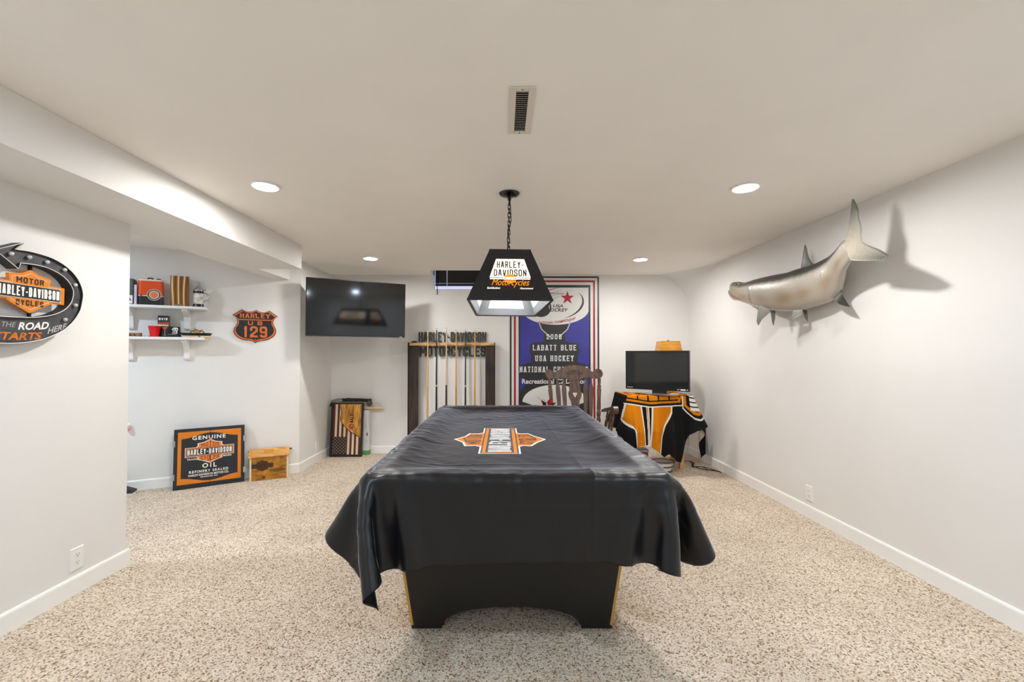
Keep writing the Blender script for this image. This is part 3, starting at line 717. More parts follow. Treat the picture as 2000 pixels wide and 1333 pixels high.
# blue side fields with soft black centre
cxb = (ix0 + ix1) / 2
for e in (-1, 1):
    xa = ix0 + .02 if e < 0 else ix1 - .02
    hw = [(1.86, .16), (1.72, .12), (1.62, .20), (1.56, .13), (1.44, .14), (1.41, .31), (1.31, .325), (1.26, .30), (1.17, .30), (1.13, .44), (1.02, .455)]
    bn.sheet([(xa, 1.86), (xa, 1.02)] + [(cxb + e * w_, z_) for z_, w_ in hw[::-1]], .0016, BB, M)
    bn.sheet([(xa, .985), (xa, .80), (cxb + e * .36, .90), (cxb + e * .43, .97)], .0016, BB, M)
# upper white shield field
up = [(ix0 + .02, iz1 - .035), (ix1 - .025, iz1 - .035), (ix1 - .025, 1.86)] + [(cxb + .01 + (ix1 - cxb - .03) * math.cos(a), 1.86 - .205 * math.sin(a)) for a in [PI * k / 24 for k in range(1, 24)]] + [(ix0 + .02, 1.86)]
bn.sheet(up, .0019, BW, M)
lo_ = [(cxb + (ix1 - cxb - .05) * math.cos(a), .66 + .22 * math.sin(a)) for a in [PI * k / 20 for k in range(21)]] + [(ix0 + .06, .66), (cxb, .52), (ix1 - .06, .66)]
bn.sheet(lo_, .0019, BW, M)
# puck-like dark disc with ovals
gcx, gcz = .60, 1.90
def ell(cx, cz, a, b, a0=0, a1=2 * PI, n=40, rot=0): return [(cx + a * math.cos(q) * math.cos(rot) - b * math.sin(q) * math.sin(rot), cz + a * math.cos(q) * math.sin(rot) + b * math.sin(q) * math.cos(rot)) for q in [a0 + (a1 - a0) * k / n for k in range(n + 1)]]
def crescent(mb, cx, cz, a, b, w0, w1, a0, a1, z, m, rot=0, n=40):
    o = ell(cx, cz, a, b, a0, a1, n, rot); k = len(o)
    i_ = [(cx + (x - cx) * (1 - (w0 + (w1 - w0) * math.sin(PI * j / (k - 1)))), cz + (y - cz) * (1 - (w0 + (w1 - w0) * math.sin(PI * j / (k - 1))))) for j, (x, y) in enumerate(o)]
    for j in range(k - 1): mb.sheet([o[j], o[j + 1], i_[j + 1], i_[j]], z, m, M)
bn.sheet(ell(.50, 1.88, .135, .125)[:-1], .0022, BK, M)
crescent(bn, .50, 1.88, .115, .105, .02, .12, -.4, 1.2, .0024, BG)
crescent(bn, .76, 1.925, .30, .19, .01, .10, -PI * .5, PI * .18, .0024, BK, rot=.18)
crescent(bn, .74, 1.935, .33, .20, .01, .05, PI * .48, PI * .80, .0024, BR, rot=.1)
for k in range(3): crescent(bn, .74 + .02 * k, 1.925, .29 - .035 * k, .165 - .03 * k, .02, .09, PI * .45, PI * .95, .0023, BG, rot=.15)
scx, scz = .842, 2.003
star = [(scx + r_ * math.cos(a), scz + r_ * math.sin(a)) for k in range(10) for r_, a in [((.092 if k % 2 == 0 else .036), PI / 2 + PI * k / 5)]]
bn.sheet(star, .0028, BR, M)
bn.text('USA', .655, .785, 1.882, 1.918, .0028, BK, M, bold=.03, shear=.3); bn.text('HOCKEY', .565, .855, 1.825, 1.868, .0028, BK, M, bold=.03, shear=.3)
bn.sheet([(.64, 1.872), (.74, 1.876), (.72, 1.90), (.75, 1.888), (.745, 1.870)], .0030, BR, M)
arcb = lambda cx, cz, r0, sgn: (lambda x, y: (cx + (r0 + sgn * 0 + (y - cz)) * math.sin((x - cx) / r0), cz - r0 + (r0 + (y - cz)) * math.cos((x - cx) / r0)))
bn.text('Labatt Senior USAdult Hockey', .38, .80, 2.045, 2.075, .0028, BK, M, bold=.01, shear=.2, bend=lambda x, y: (x, y - .25 * (x - .66) ** 2))
bn.text('NATIONAL CHAMPIONSHIP', .465, .945, 1.665, 1.70, .0028, BR, M, bold=.02, shear=.2, bend=lambda x, y: (x, y + .35 * (x - .55) ** 2))
# dripping ribbon lines under the field
for e in (-1, 1): bn.sheet([(cxb + e * .20, 1.70), (cxb + e * .16, 1.60), (cxb + e * .05, 1.50), (cxb + e * .06, 1.488), (cxb + e * .175, 1.595), (cxb + e * .215, 1.70)], .0024, BG, M)
for s_, x0, x1, z0, z1 in (('2008', .572, .766, 1.468, 1.534), ('LABATT BLUE', .395, .955, 1.323, 1.395), ('USA HOCKEY', .425, .920, 1.185, 1.258), ('NATIONAL CHAMPIONS', .225, 1.105, 1.042, 1.115)):
    bn.block(s_, x0, x1, z0, z1, .0030, BW, M, sw=.0115, gap=.5, serif=True)
bn.text('Recreational C2 Division', .255, 1.085, .893, .957, .0030, BW, M, bold=.022)
for x in (BX0 + .011, BX1 - .011):
    for z in (BZ1 - .012, BZ0 + .012): bn.lathe([(.007, .0005), (.006, .0015), (.004, .0012)], STEEL, 12, M @ Matrix.Translation((x, z, 0)))
o = bn.build('banner'); tag(o, 'tall dark blue and black championship banner with white lettering on the back wall', 'banner')

# ------------------------------------------------------------------ cue rack, cues, cut-out words
WEN = wood('wenge', '#1c1310', '#47342a', 5, 'z', .55); LIVE = wood('live_edge', '#9a5c28', '#e7bd7d', 3.2, 'x', .5, (.32, .6), 8)
t = thing('cue_rack', (-.643, 5.48, 0), 'dark wood cue rack with a live edge top shelf', 'cue rack')
for x0, x1, e in ((-1.185, -1.064, -1), (-.214, -.10, 1)):
    MB().box(x0, x1, 5.445, 5.47, 0.001, 1.384, WEN).build('post', t, bevel=.003)
    xs = x0 - .010 if e < 0 else x1
    MB().box(xs, xs + .010, 5.43, 5.535, 0.001, 1.425, WEN).build('side_board', t, bevel=.002)
sh = MB(); n = 26; vs = []
for k in range(n + 1):
    x = -1.172 + (1.065) * k / n; w = .012 * math.sin(x * 13) + .008 * math.sin(x * 29 + 1)
    vs += [(x, 5.428 + w * .8, 1.419), (x, 5.433 + w * 1.2, 1.384), (x, 5.535, 1.384), (x, 5.535, 1.421)]
fs = [(0, 1, 2, 3), tuple(n * 4 + i for i in (3, 2, 1, 0))]
for k in range(n):
    for i in range(4): a = k * 4 + i; b_ = k * 4 + (i + 1) % 4; fs.append((a, a + 4, b_ + 4, b_))
sh.add(vs, fs, LIVE); sh.build('live_edge_shelf', t, bevel=.003)
MB().box(-1.064, -.214, 5.40, 5.535, .02, .05, WEN).build('base_shelf', t, bevel=.003)
MB().box(-1.185, -.10, 5.535, 5.55, .05, .20, WEN).build('back_rail', t)
CUES = [(-.934, 1.575, 'tan', 'pale tan cue standing leftmost in the rack'), (-.824, 1.600, 'black', 'black cue with a pale ring, second from the left in the rack'), (-.701, 1.605, 'two', 'cream cue with a dark brown butt in the rack'),
        (-.578, 1.578, 'gold', 'golden tan cue right of the cream cue in the rack'), (-.461, 1.590, 'green', 'dark green cue in the rack, next to the rightmost'), (-.344, 1.578, 'gold2', 'honey coloured cue standing rightmost in the rack')]
CM = {'tan': ('#d9b076', '#d2a466'), 'black': ('#1d1b1b', '#161515'), 'two': ('#dcc59d', '#3a1d12'), 'gold': ('#d3a053', '#c28b3c'), 'green': ('#1d3a2f', '#16241f'), 'gold2': ('#dba851', '#d09a45')}
for x, top, k, lab in CUES:
    q = thing('pool_cue', (x, 5.40, .05), lab, 'cue', 'cues in the rack')
    a = Vector((x, 5.385, .051)); e = Vector((x, 5.397, top)); d = e - a
    sm = mat('cue_shaft_' + k, CM[k][0], rough=.3, var=.08, vscale=30); bm_ = mat('cue_butt_' + k, CM[k][1], rough=.3, var=.08, vscale=30)
    f = .54
    MB().tube([a, a + d * .02, a + d * f], [.0145, .0148, .0105], bm_, 14).build('butt', q)
    MB().tube([a + d * f, a + d * (f + .006), a + d * .985], [.0106, .0104, .0066], sm, 14).build('shaft', q)
    if k in ('black', 'green'): MB().tube([a + d * (f - .01), a + d * (f + .002)], .0112, mat('cue_ring', '#cfc8b8', rough=.3, var=.02), 14).build('joint_ring', q)
    MB().tube([a + d * .985, a + d * .995], .0067, WHITE, 12).build('ferrule', q); MB().tube([a + d * .995, a + d], [.0066, .005], mat('tip_blue', '#39506b', rough=.9), 12).build('cue_tip', q)
ch = MB().lathe([(.03, 0), (.034, .006), (.03, .014), (.012, .02), (1e-4, .021)], mat('cap_maroon', '#4a1f1c', rough=.55, var=.1), 20, Matrix.Translation((-1.115, 5.44, 1.4225)) @ Matrix.Diagonal((1.15, .7, 1, 1))).build('ball_cap')
tag(ch, 'small dark maroon pad lying on the left end of the cue rack shelf', 'pad'); ch.name = 'chalk_pad'
CUT = mat('cut_steel', '#4a4945', rough=.55, metal=.4, var=.4, vscale=25)
M = frame((0, YB - .018, 0), (1, 0, 0), (0, 0, 1))
o = MB().block('HARLEY-DAVIDSON', -1.078, -.205, 1.432, 1.561, 0, CUT, M, sw=.019, gap=.16, depth=.012).build('word_sign'); tag(o, 'grey cut-out metal word rising above the cue rack shelf', 'wall sign', 'cut-out metal words')
o = MB().block('MOTORCYCLES', -1.062, -.212, 1.244, 1.374, 0, CUT, M, sw=.022, gap=.16, depth=.012).build('word_sign'); tag(o, 'grey cut-out metal word below the cue rack shelf, behind the cues', 'wall sign', 'cut-out metal words')

# ------------------------------------------------------------------ rocking chair
rc = thing('rocking_chair', (.82, 4.52, 0), 'dark wooden rocking chair with carved crest and heart cut-out behind the pool table', 'rocking chair')
OAK = wood('chair_oak', '#3a2519', '#6d4c36', 5, 'z', .36)
RC = Matrix.Translation((.82, 4.52, 0)) @ Matrix.Rotation(math.radians(3), 4, 'Z')
k = .000679
cr = [(225, 330), (232, 285), (255, 262), (290, 256), (325, 268), (350, 292), (372, 305), (400, 292), (440, 268), (500, 235), (560, 205), (630, 192), (705, 188), (780, 192), (850, 205), (910, 232), (965, 262), (995, 298), (1020, 298), (1045, 268), (1075, 250), (1115, 248), (1155, 268), (1178, 310), (1178, 350), (1160, 385), (1120, 408), (1060, 412), (960, 400), (880, 396), (840, 405), (800, 428), (760, 438), (640, 438), (600, 428), (565, 402), (520, 392), (460, 394), (400, 412), (335, 414), (275, 400), (240, 370)]
ZC = 1.160
tilt = RC @ Matrix.Translation((0, .20, .45)) @ Matrix.Rotation(math.radians(-9), 4, 'X')
zl = lambda zp: (ZC - (zp - 190) * k) - .45
Mc = tilt @ frame((0, 0, 0), (1, 0, 0), (0, 0, 1))
crest = MB().prism([((x - 705) * k, zl(y)) for x, y in cr], -.013, .013, OAK, Mc).build('crest_rail', rc, bevel=.006)
cv_ = MB(); CARV = mat('carved_dark', '#2c1b12', rough=.6)
for e in (-1, 1):
    for (x0, y0, x1, y1) in ((0, 300, 30, 255), (0, 300, 60, 270), (10, 320, 90, 290), (20, 335, 105, 318), (60, 350, 130, 335), (90, 345, 140, 300)):
        cv_.tube([((e * x0) * k, zl(y0), .0125), ((e * (x0 + x1) / 2) * k, zl((y0 + y1) / 2 - 8), .0142), ((e * x1) * k, zl(y1), .0125)], .0026, CARV, 6, Mc)
cv_.build('carving', crest)
half = [(0, 436), (86, 436), (76, 500), (92, 560), (84, 598), (104, 630), (110, 672), (98, 720), (70, 775), (62, 840), (72, 960), (60, 1160), (0, 1160), (0, 724), (22, 690), (38, 660), (36, 642), (22, 634), (8, 638), (0, 648)]
sp = MB()
for e in (-1, 1): sp.prism([(e * x * k, zl(y)) for x, y in half], -.008, .008, OAK, Mc)
sp.build('splat', rc)
for xs in (-285, -182, 182, 278):
    s_ = MB(); xo = xs * k; lean = -.06 * (1 if xs < 0 else -1)
    prof = [(-.010, 405), (-.010, 470), (-.025, 560), (-.024, 700), (-.018, 900), (-.011, 1160), (.011, 1160), (.018, 900), (.024, 700), (.025, 560), (.010, 470), (.010, 405)]
    s_.prism([(xo * (1 - .12 * (y - 405) / 755) + x, zl(y)) for x, y in prof], -.006, .006, OAK, Mc); s_.build('spindle', rc, bevel=.002)
POST = [(.020, 0), (.022, .06), (.015, .10), (.023, .14), (.024, .2), (.016, .24), (.022, .28), (.024, .34), (.016, .36), (.022, .40), (.019, .60), (.024, .78), (.016, .80), (.023, .84), (.014, .87), (.018, .95), (.016, 1.0)]
for e in (-1, 1): MB().turned(Mc @ Vector((e * .245, 0, .0)), Mc @ Vector((e * .282, zl(405), 0)), POST, OAK, 14).build('back_post', rc)
seat = [(-.27, -.26), (-.20, -.29), (.20, -.29), (.27, -.26), (.28, .0), (.26, .22), (.18, .25), (-.18, .25), (-.26, .22), (-.28, .0)]
MB().prism(seat, .415, .452, OAK, RC, smooth=False).build('seat', rc, bevel=.01)
LEG = [(.014, 0), (.020, .1), (.016, .2), (.024, .35), (.026, .5), (.016, .6), (.024, .7), (.018, .85), (.014, 1.0)]
for ex, ey in ((-1, -1), (1, -1), (-1, 1), (1, 1)): MB().turned(RC @ Vector((ex * .255, ey * .22 - .01, .052)), RC @ Vector((ex * .20, ey * .18, .416)), LEG, OAK, 12).build('leg', rc)
for e in (-1, 1):
    pts = [(y, .028 + .11 * ((y - .05) / .42) ** 2) for y in [-.44 + .95 * i / 24 for i in range(25)]]
    pts = [(y, z - .022) for y, z in pts]; poly = pts + [(y, z + .036) for y, z in pts[::-1]]
    MB().prism(poly, e * .258 - .014, e * .258 + .014, OAK, RC @ frame((0, 0, 0), (0, 1, 0), (0, 0, 1))).build('rocker', rc, bevel=.004)
    # arm: slopes up from the post to a rolled hand rest
    arm = [(.20, .655), (.06, .69), (-.08, .715), (-.16, .735), (-.215, .745), (-.245, .725), (-.250, .695), (-.232, .668), (-.20, .665), (-.18, .685), (-.08, .685), (.06, .662), (.20, .628)]
    MB().prism(arm, -.025, .025, OAK, RC @ Matrix.Translation((e * .302, 0, .012)) @ frame((0, 0, 0), (0, 1, 0), (0, 0, 1))).build('arm', rc, bevel=.008)
    for i, y in enumerate((-.18, -.09, .02)): MB().turned(RC @ Vector((e * .262, y, .45)), RC @ Vector((e * .300, y, .69)), [(r_ * .62, t_) for r_, t_ in (POST if i == 0 else LEG)], OAK, 12).build('arm_spindle', rc)
MB().turned(RC @ Vector((-.235, -.21, .2)), RC @ Vector((.235, -.21, .2)), LEG, OAK, 12).build('stretcher', rc)
# little red leaf sprig on the left arm
t = thing('leaf_sprig', (.50, 4.42, .70), 'small sprig of red leaves by the left arm of the rocking chair', 'decoration')
LEAF = mat('leaf_red', '#c11a1e', rough=.6, var=.2); LEAFD = mat('leaf_dark', '#2b2520', rough=.7)
b0 = Vector((.452, 4.30, .748))
for i in range(9):
    a = 2 * PI * i / 9; d = Vector((math.cos(a) * .8, math.sin(a) * .3, .45 + .4 * math.sin(i * 2.1))).normalized(); c_ = b0 + d * .06; w = d.cross(Vector((0, 1, 0))).normalized()
    lf = [c_ - d * .035, c_ - d * .01 + w * .018, c_ + d * .012 + w * .01, c_ + d * .04, c_ + d * .012 - w * .01, c_ - d * .01 - w * .018]
    MB().add([tuple(q) for q in lf] + [tuple(q + Vector((0, .002, 0))) for q in lf], [(0, 1, 2, 3, 4, 5), (11, 10, 9, 8, 7, 6)], LEAF if i % 3 else LEAFD).build('leaf', t)
for i in range(4): MB().tube([b0, b0 + Vector((-.03 + .02 * i, 0, .05)), b0 + Vector((-.10 + .05 * i, 0, .10 - .015 * (i % 3)))], .0016, LEAFD, 6).build('stem', t)
MB().lathe([(.012, -.006), (.016, .01), (.012, .02)], LEAFD, 12, Matrix.Translation(b0)).build('holder', t)

# ------------------------------------------------------------------ far left corner: flag board and the things behind it
t = thing('flag_board', (-1.907, 5.37, 0), 'wooden flag board with stripes, stars and a burnt wood panel leaning in the corner', 'wall art')
M = frame((-2.148, 5.357, .0015), (1, 0, 0), (0, math.sin(math.radians(6)), math.cos(math.radians(6)))); FW, FH = .483, .695; M = M @ Matrix.Diagonal((.828, .962, 1, 1))
FBLK = mat('frame_black', '#191a1d', rough=.5, var=.15); STR = wood('stripe_brown', '#3d1a0e', '#6b2f17', 6, 'z', .5); CREAM = mat('stripe_cream', '#e9d3b8', rough=.55, var=.05)
BURN = wood('burnt_pine', '#8a5013', '#e9ad45', 5, 'z', .45, (.3, .62), 6); CANT = mat('canton_dark', '#2e2523', rough=.6, var=.2, vscale=30)
fm = MB()
for q in (rect(0, FW, 0, .028), rect(0, FW, FH - .022, FH), rect(0, .030, .028, FH - .022), rect(FW - .026, FW, .028, FH - .022)): fm.prism(q, -.03, .004, FBLK, M)
fm.build('frame', t)
st = MB(); x0, x1, y0, y1 = .03, FW - .026, .028, FH - .022; ns = 13; sw_ = (x1 - x0) / ns
for i in range(ns): st.prism(rect(x0 + i * sw_, x0 + (i + 1) * sw_, y0, y1), -.024, -.008 + (.001 if i % 2 else 0), CREAM if i % 2 else STR, M)
st.build('striped_panel', t)
ct = MB(); ct.prism(rect(x0, x0 + sw_ * 7, y0, y0 + .225), -.007, -.004, CANT, M)
STAR = mat('star_cream', '#d9b48e', rough=.5)
for r_ in range(11):
    for c_ in range(5 if r_ % 2 == 0 else 4):
        sx = x0 + .022 + c_ * .052 + (.026 if r_ % 2 else 0); sy = y0 + .016 + r_ * .0195
        ct.sheet([(sx + (.0088 if q % 2 == 0 else .0038) * math.sin(PI * q / 5), sy + (.0088 if q % 2 == 0 else .0038) * math.cos(PI * q / 5)) for q in range(10)], -.0035, STAR, M)
ct.build('star_panel', t)
cut = [(x1, .235), (x1 - .03, .26), (.345, .30), (.28, .33), (.20, .40), (.155, .45), (.145, .50), (.160, .55), (.155, .60), (.138, .635), (.135, y1), (x1, y1)]
pn = MB().prism(cut, -.006, .003, BURN, M, side=CANT); pn.build('burnt_panel', t)
BRN = mat('burn_mark', '#3a1c08', rough=.7)
gv = MB()
for i in range(len(cut) - 3):
    a, b_ = Vector((*cut[i], .0032)), Vector((*cut[i + 1], .0032)); gv.tube([a, b_], .0042, BRN, 6, M)
gv.build('carved_edge', t); gr = MB(); bl = MB()
# upright lettering reading upward, with a red ball
Mt = M @ Matrix.Translation((0, 0, .0035)) @ Matrix.Rotation(PI / 2, 4, 'Z')
gr.block('SALT', .435, .545, -.345, -.292, 0, BRN, Mt, sw=.011, gap=.25); gr.text('Large co', .55, .645, -.352, -.33, 0, BRN, Mt, bold=.02)
bl.sheet([(.318 + .033 * math.cos(2 * PI * q / 28), .388 + .036 * math.sin(2 * PI * q / 28)) for q in range(28)], .0036, RED, M)
for q in ((.300, .375, .322, .398), (.322, .398, .338, .382), (.322, .398, .325, .416)): bl.tube([(q[0], q[1], .004), (q[2], q[3], .004)], .003, CREAM, 6, M)
bl.build('red_ball', t); sm_ = MB(); sm_.sheet([(.30, .325), (.318, .318), (.345, .30), (.35, .312), (.33, .335)], .0036, CREAM, M); sm_.sheet([(.295, .322), (.312, .312), (.318, .32), (.302, .332)], .0038, mat('mark_green', '#5f7f3c', rough=.6), M)
sm_.build('small_mark', t)
for zz in (.56, .60, .64): gr.tube([(.425, zz, .0036), (.433, zz + .02, .0036), (.425, zz + .03, .0036)], .003, CREAM, 6, M)
gr.build('burnt_lettering', t)
t = thing('carton', (-1.79, 5.475, 0), 'tall white carton with a green base band behind the flag board', 'box')
CWH = mat('carton_white', '#e4e2e4', rough=.55, var=.03)
MB().box(-1.945, -1.69, 5.455, 5.535, .001, .565, CWH).build('carton_body', t, bevel=.003)
MB().box(-1.946, -1.689, 5.4535, 5.536, .0015, .058, mat('carton_green', '#63a24f', rough=.5)).build('green_band', t)
pr = MB(); Mx = frame((0, 5.4545, 0), (1, 0, 0), (0, 0, 1)); pg = mat('print_grey_dark', '#6b6b70', rough=.6)
pr.sheet([(-1.708 + .011 * math.cos(q * PI / 10), .262 + .024 * math.sin(q * PI / 10)) for q in range(20)], .0005, pg, Mx)
for z0, z1 in ((.15, .20), (.34, .39)): pr.sheet(rect(-1.722, -1.718, z0, z1), .0005, pg, Mx)
pr.build('carton_print', t)
t = thing('rolling_pin', (-1.84, 5.47, .595), 'pale wooden rod lying on top of the white carton', 'rod')
MB().tube([(-2.15, 5.485, .592), (-1.535, 5.485, .592)], .024, wood('pale_wood', '#c79f6c', '#ecd2a6', 5, 'x', .5), 16).build('roller', t)
for xa, xb in ((-2.165, -2.15), (-1.535, -1.524)): MB().tube([(xa, 5.485, .592), (xb, 5.485, .592)], .020, mat('rod_end', '#e8e0d0', rough=.5), 14).build('end_cap', t)
t = thing('folded_stand', (-1.88, 5.42, .70), 'black folded stand with a silver clamp lying across the top of the flag board', 'stand')
zt = .680
MB().tube([(-2.10, 5.452, zt + .012), (-1.80, 5.455, zt + .016), (-1.66, 5.46, zt + .006)], .021, BLACKM, 12).build('pole', t)
MB().tube([(-2.02, 5.44, zt + .030), (-1.68, 5.45, zt + .012)], .009, BLACK, 10).build('leg', t)
MB().tube([(-1.98, 5.470, zt + .030), (-1.66, 5.475, zt + .018)], .010, BLACK, 10).build('leg', t)
MB().prism([(-2.165, .668), (-2.145, .700), (-2.09, .712), (-2.02, .708), (-2.01, .684), (-2.06, .674), (-2.10, .668)], -.02, .02, STEEL, frame((0, 5.445, 0), (1, 0, 0), (0, 0, 1))).build('clamp', t, bevel=.006)
MB().tube([(-2.175, 5.45, .62), (-2.14, 5.45, .69)], .012, BLACKM, 10).build('strap', t)
MB().tube([(-1.70, 5.47, .690), (-1.69, 5.465, .640)], .024, BLACKM, 12).build('bracket', t, bevel=.003)
MB().ball((-1.672, 5.425, .655), .034, mat('foam_grey', '#4b4a4a', rough=.9, bump=.3, bscale=300), 10, (1, 1, 1.15)).build('foam_ball', t)

# ------------------------------------------------------------------ towel-draped table, small television, lamp
OX0, OX1, OY0, OY1, OZ = 1.345, 2.045, 4.63, 5.09, .826
t = thing('side_table', ((OX0 + OX1) / 2, (OY0 + OY1) / 2, 0), 'small pine side table under the orange and black throw', 'table')
PINE = wood('pine', '#a8783f', '#d8ae6e', 5, 'z', .5)
MB().box(OX0, OX1, OY0, OY1, OZ - .03, OZ, PINE).build('tabletop', t, bevel=.004)
for x in (OX0 + .03, OX1 - .075):
    for y in (OY0 + .16, OY1 - .06): MB().box(x, x + .045, y, y + .045, 0.001, OZ - .03, PINE).build('leg', t, bevel=.003)
MB().box(OX0 + .03, OX1 - .03, OY0 + .03, OY1 - .03, .36, .38, PINE).build('shelf', t)
# throw: top sheet and hanging skirt in one cloth, folds set by where it hangs from the table edge
per = []                     # perimeter, left-back -> left -> front -> right -> right-back
rc_ = .03
def line(a, b_, n): return [(a[0] + (b_[0] - a[0]) * i / n, a[1] + (b_[1] - a[1]) * i / n) for i in range(n)]
def arc(cx, cy, a0, a1, n): return [(cx + rc_ * math.cos(a0 + (a1 - a0) * i / n), cy + rc_ * math.sin(a0 + (a1 - a0) * i / n)) for i in range(n)]
e_ = .006
X0, X1, Y0_, Y1_ = OX0 - e_, OX1 + e_, OY0 - e_, OY1 + e_
per = line((X0, Y1_), (X0, Y0_ + rc_), 110) + arc(X0 + rc_, Y0_ + rc_, PI, 1.5 * PI, 16) + line((X0 + rc_, Y0_), (X1 - rc_, Y0_), 300) + arc(X1 - rc_, Y0_ + rc_, 1.5 * PI, 2 * PI, 16) + line((X1, Y0_ + rc_), (X1, Y1_), 160) + [(X1, Y1_)]
per = np.array(per); sl = np.concatenate([[0], np.cumsum(np.linalg.norm(np.diff(per, axis=0), axis=1))])
tn = np.gradient(per, axis=0); tn /= np.linalg.norm(tn, axis=1, keepdims=True); nr = np.stack([tn[:, 1], -tn[:, 0]], 1)
SA = (Y1_ - Y0_) - rc_ + rc_ * PI / 4; SB = SA + (X1 - X0) - 2 * rc_ + rc_ * PI / 2   # the two front corners along the edge
dk = np.array([[0, .36], [.20, .38], [SA - .03, .40], [SA + .01, .55], [SA + .05, .53], [SA + .12, .535], [SA + .20, .53], [SA + .30, .60], [SA + .37, .66], [SA + .41, .62], [SA + .49, .70], [SA + .535, .71], [SA + .57, .57], [SA + .63, .42], [SB, .335], [SB + .08, .30], [SB + .16, .33], [SB + .24, .40], [SB + .33, .60], [SB + .38, .78], [sl[-1], .74]])
drop = np.interp(sl, dk[:, 0], dk[:, 1])
NB = 220; tt = np.linspace(0, 1, NB)
P = np.zeros((len(per), NB + 14, 3)); inn = 14
ctr = np.array([(OX0 + OX1) / 2, (OY0 + OY1) / 2])
for j in range(inn):          # top sheet, from an inner ring out to the table edge
    f = j / inn; ring = per * f + (ctr + (per - ctr) * .35) * (1 - f)
    P[:, j, :2] = ring; P[:, j, 2] = OZ + .006 + .002 * np.sin(sl * 40 + j)
amp = .042 * (1 + .8 * np.exp(-((sl - SA) / .1) ** 2) + 1.0 * np.exp(-((sl - SB) / .14) ** 2) + 1.2 * np.clip(sl - SB - .12, 0, .4) / .3)
fold = np.sin(sl * 27 + 1.6 * np.sin(sl * 8.5) + .6) * .65 + np.sin(sl * 49 + 1.2 + np.sin(sl * 13)) * .35
for j in range(NB):
    h = drop * tt[j]; r_ = .022
    if_ = np.minimum(h, r_ * PI / 2); ang = if_ / r_
    out = r_ * np.sin(ang) * .6; z = OZ + .006 - r_ * (1 - np.cos(ang)) - np.maximum(0, h - r_ * PI / 2)
    g = np.clip((h - .03) / .35, 0, 1) ** 1.1
    off = out + g * (amp * (fold + .75)) + .035 * g
    flare = g * (.05 * np.exp(-((sl - SA) / .07) ** 2) + .045 * np.exp(-((sl - SB) / .09) ** 2) + .17 * np.clip((sl - SB - .08) / .30, 0, 1) ** 1.3)
    P[:, inn + j, 0] = per[:, 0] + nr[:, 0] * (off + flare); P[:, inn + j, 1] = per[:, 1] + nr[:, 1] * (off + flare); P[:, inn + j, 2] = z
KB, KO, KW, KD = [np.array(lin(h)[:3]) for h in ('#1b1a1a', '#d9820f', '#ece8e2', '#2a1a10')]
Cc = np.tile(KB, (len(per), NB + inn, 1))
def seg(c, m, col): c[m] = col
S_, Hh = np.meshgrid(sl, np.concatenate([np.linspace(-.14, -.001, inn), tt]), indexing='ij')
Dd = np.where(Hh < 0, Hh, Hh * drop[:, None]); Xs = S_ - SA       # Xs: metres right of the front-left corner, Dd: metres below the edge
band = lambda x: .062 + .035 * np.clip(x / .22, 0, 1) - .016 * np.clip((x - .25) / .3, 0, 1)
bx_ = Dd - band(Xs) + .062
front = (Xs > -.005) & (Xs < .60)
blk = front & (bx_ < .030) & (bx_ > -.06) & ((np.abs(((Xs + .01) % .112) - .056) < .048)); seg(Cc, blk, KO)
seg(Cc, (Hh < 0) & (np.abs(((Xs + .03) % .14) - .07) < .05) & (Hh > -.11), KO)
seg(Cc, front & (bx_ > .044) & (bx_ < .066) & (Xs < .56), KO); seg(Cc, front & (Xs > .535) & (Xs < .56) & (bx_ > .01) & (bx_ < .066), KO)
seg(Cc, (Xs > -.03) & (Xs < .585) & (bx_ > .090) & (bx_ < .102), KW)
low = (bx_ >= .102) & (Xs > -.02) & (Xs < .60)
def poly_in(poly):
    r = np.zeros_like(Xs, bool); n = len(poly)
    for i in range(n):
        (ax, ay), (bx2, by) = poly[i], poly[(i + 1) % n]
        c_ = ((ay > Dd) != (by > Dd)) & (Xs < (bx2 - ax) * (Dd - ay) / (by - ay + 1e-12) + ax); r ^= c_
    return r
L1 = [(.0, .08), (.125, .12), (.16, .56), (.05, .56), (.045, .36), (-.01, .26)]
L1o = [(-.014, .07), (.139, .10), (.172, .58), (.05, .58), (.033, .36), (-.022, .265)]
R1 = [(.265, .11), (.455, .10), (.44, .18), (.37, .33), (.335, .44), (.30, .72), (.225, .60), (.24, .40)]
R1o = [(.250, .10), (.468, .09), (.454, .19), (.383, .335), (.348, .445), (.313, .74), (.205, .62), (.226, .40)]
for q, c_ in ((L1o, KW), (L1, KO), (R1o, KW), (R1, KO)): seg(Cc, poly_in(q) & low, c_)
seg(Cc, low & (Xs > .188 + .02 * Dd) & (Xs < .222 - .01 * Dd) & (Dd < .55), KW); seg(Cc, low & (Xs > .196 + .02 * Dd) & (Xs < .212 - .01 * Dd) & (Dd < .55), KO)
V0 = SB - SA; q = Xs - V0 + .01           # white letters inside an orange chevron near the right corner
vv = Dd - .27 + np.abs(q + .0) * 1.1
seg(Cc, (np.abs(q) < .115) & (vv < .0) & (Dd > -.01), KW); seg(Cc, (np.abs(q) < .102) & (vv < -.018) & (Dd > -.01), KB)
seg(Cc, (np.abs(q) < .102) & (vv < -.05) & (Dd > -.01), KO); seg(Cc, (np.abs(q) < .070) & (vv < -.085) & (Dd > -.01), KB)
for i in range(4): seg(Cc, (np.abs(q - .008) < .045) & (np.abs(Dd - .015 - .047 * i - .25 * (q)) < .017), KW)
TOW = mat('throw_fleece', '#ffffff', rough=.95, attr='Col', bump=.5, bscale=600, spec=.15)
tw = grid_mesh('throw_blanket', P[::-1], TOW, None, Cc[::-1])
bk = mat('throw_lining', '#c9c1b6', rough=.95, var=.05, bump=.5, bscale=600, spec=.15); tw.data.materials.append(bk)
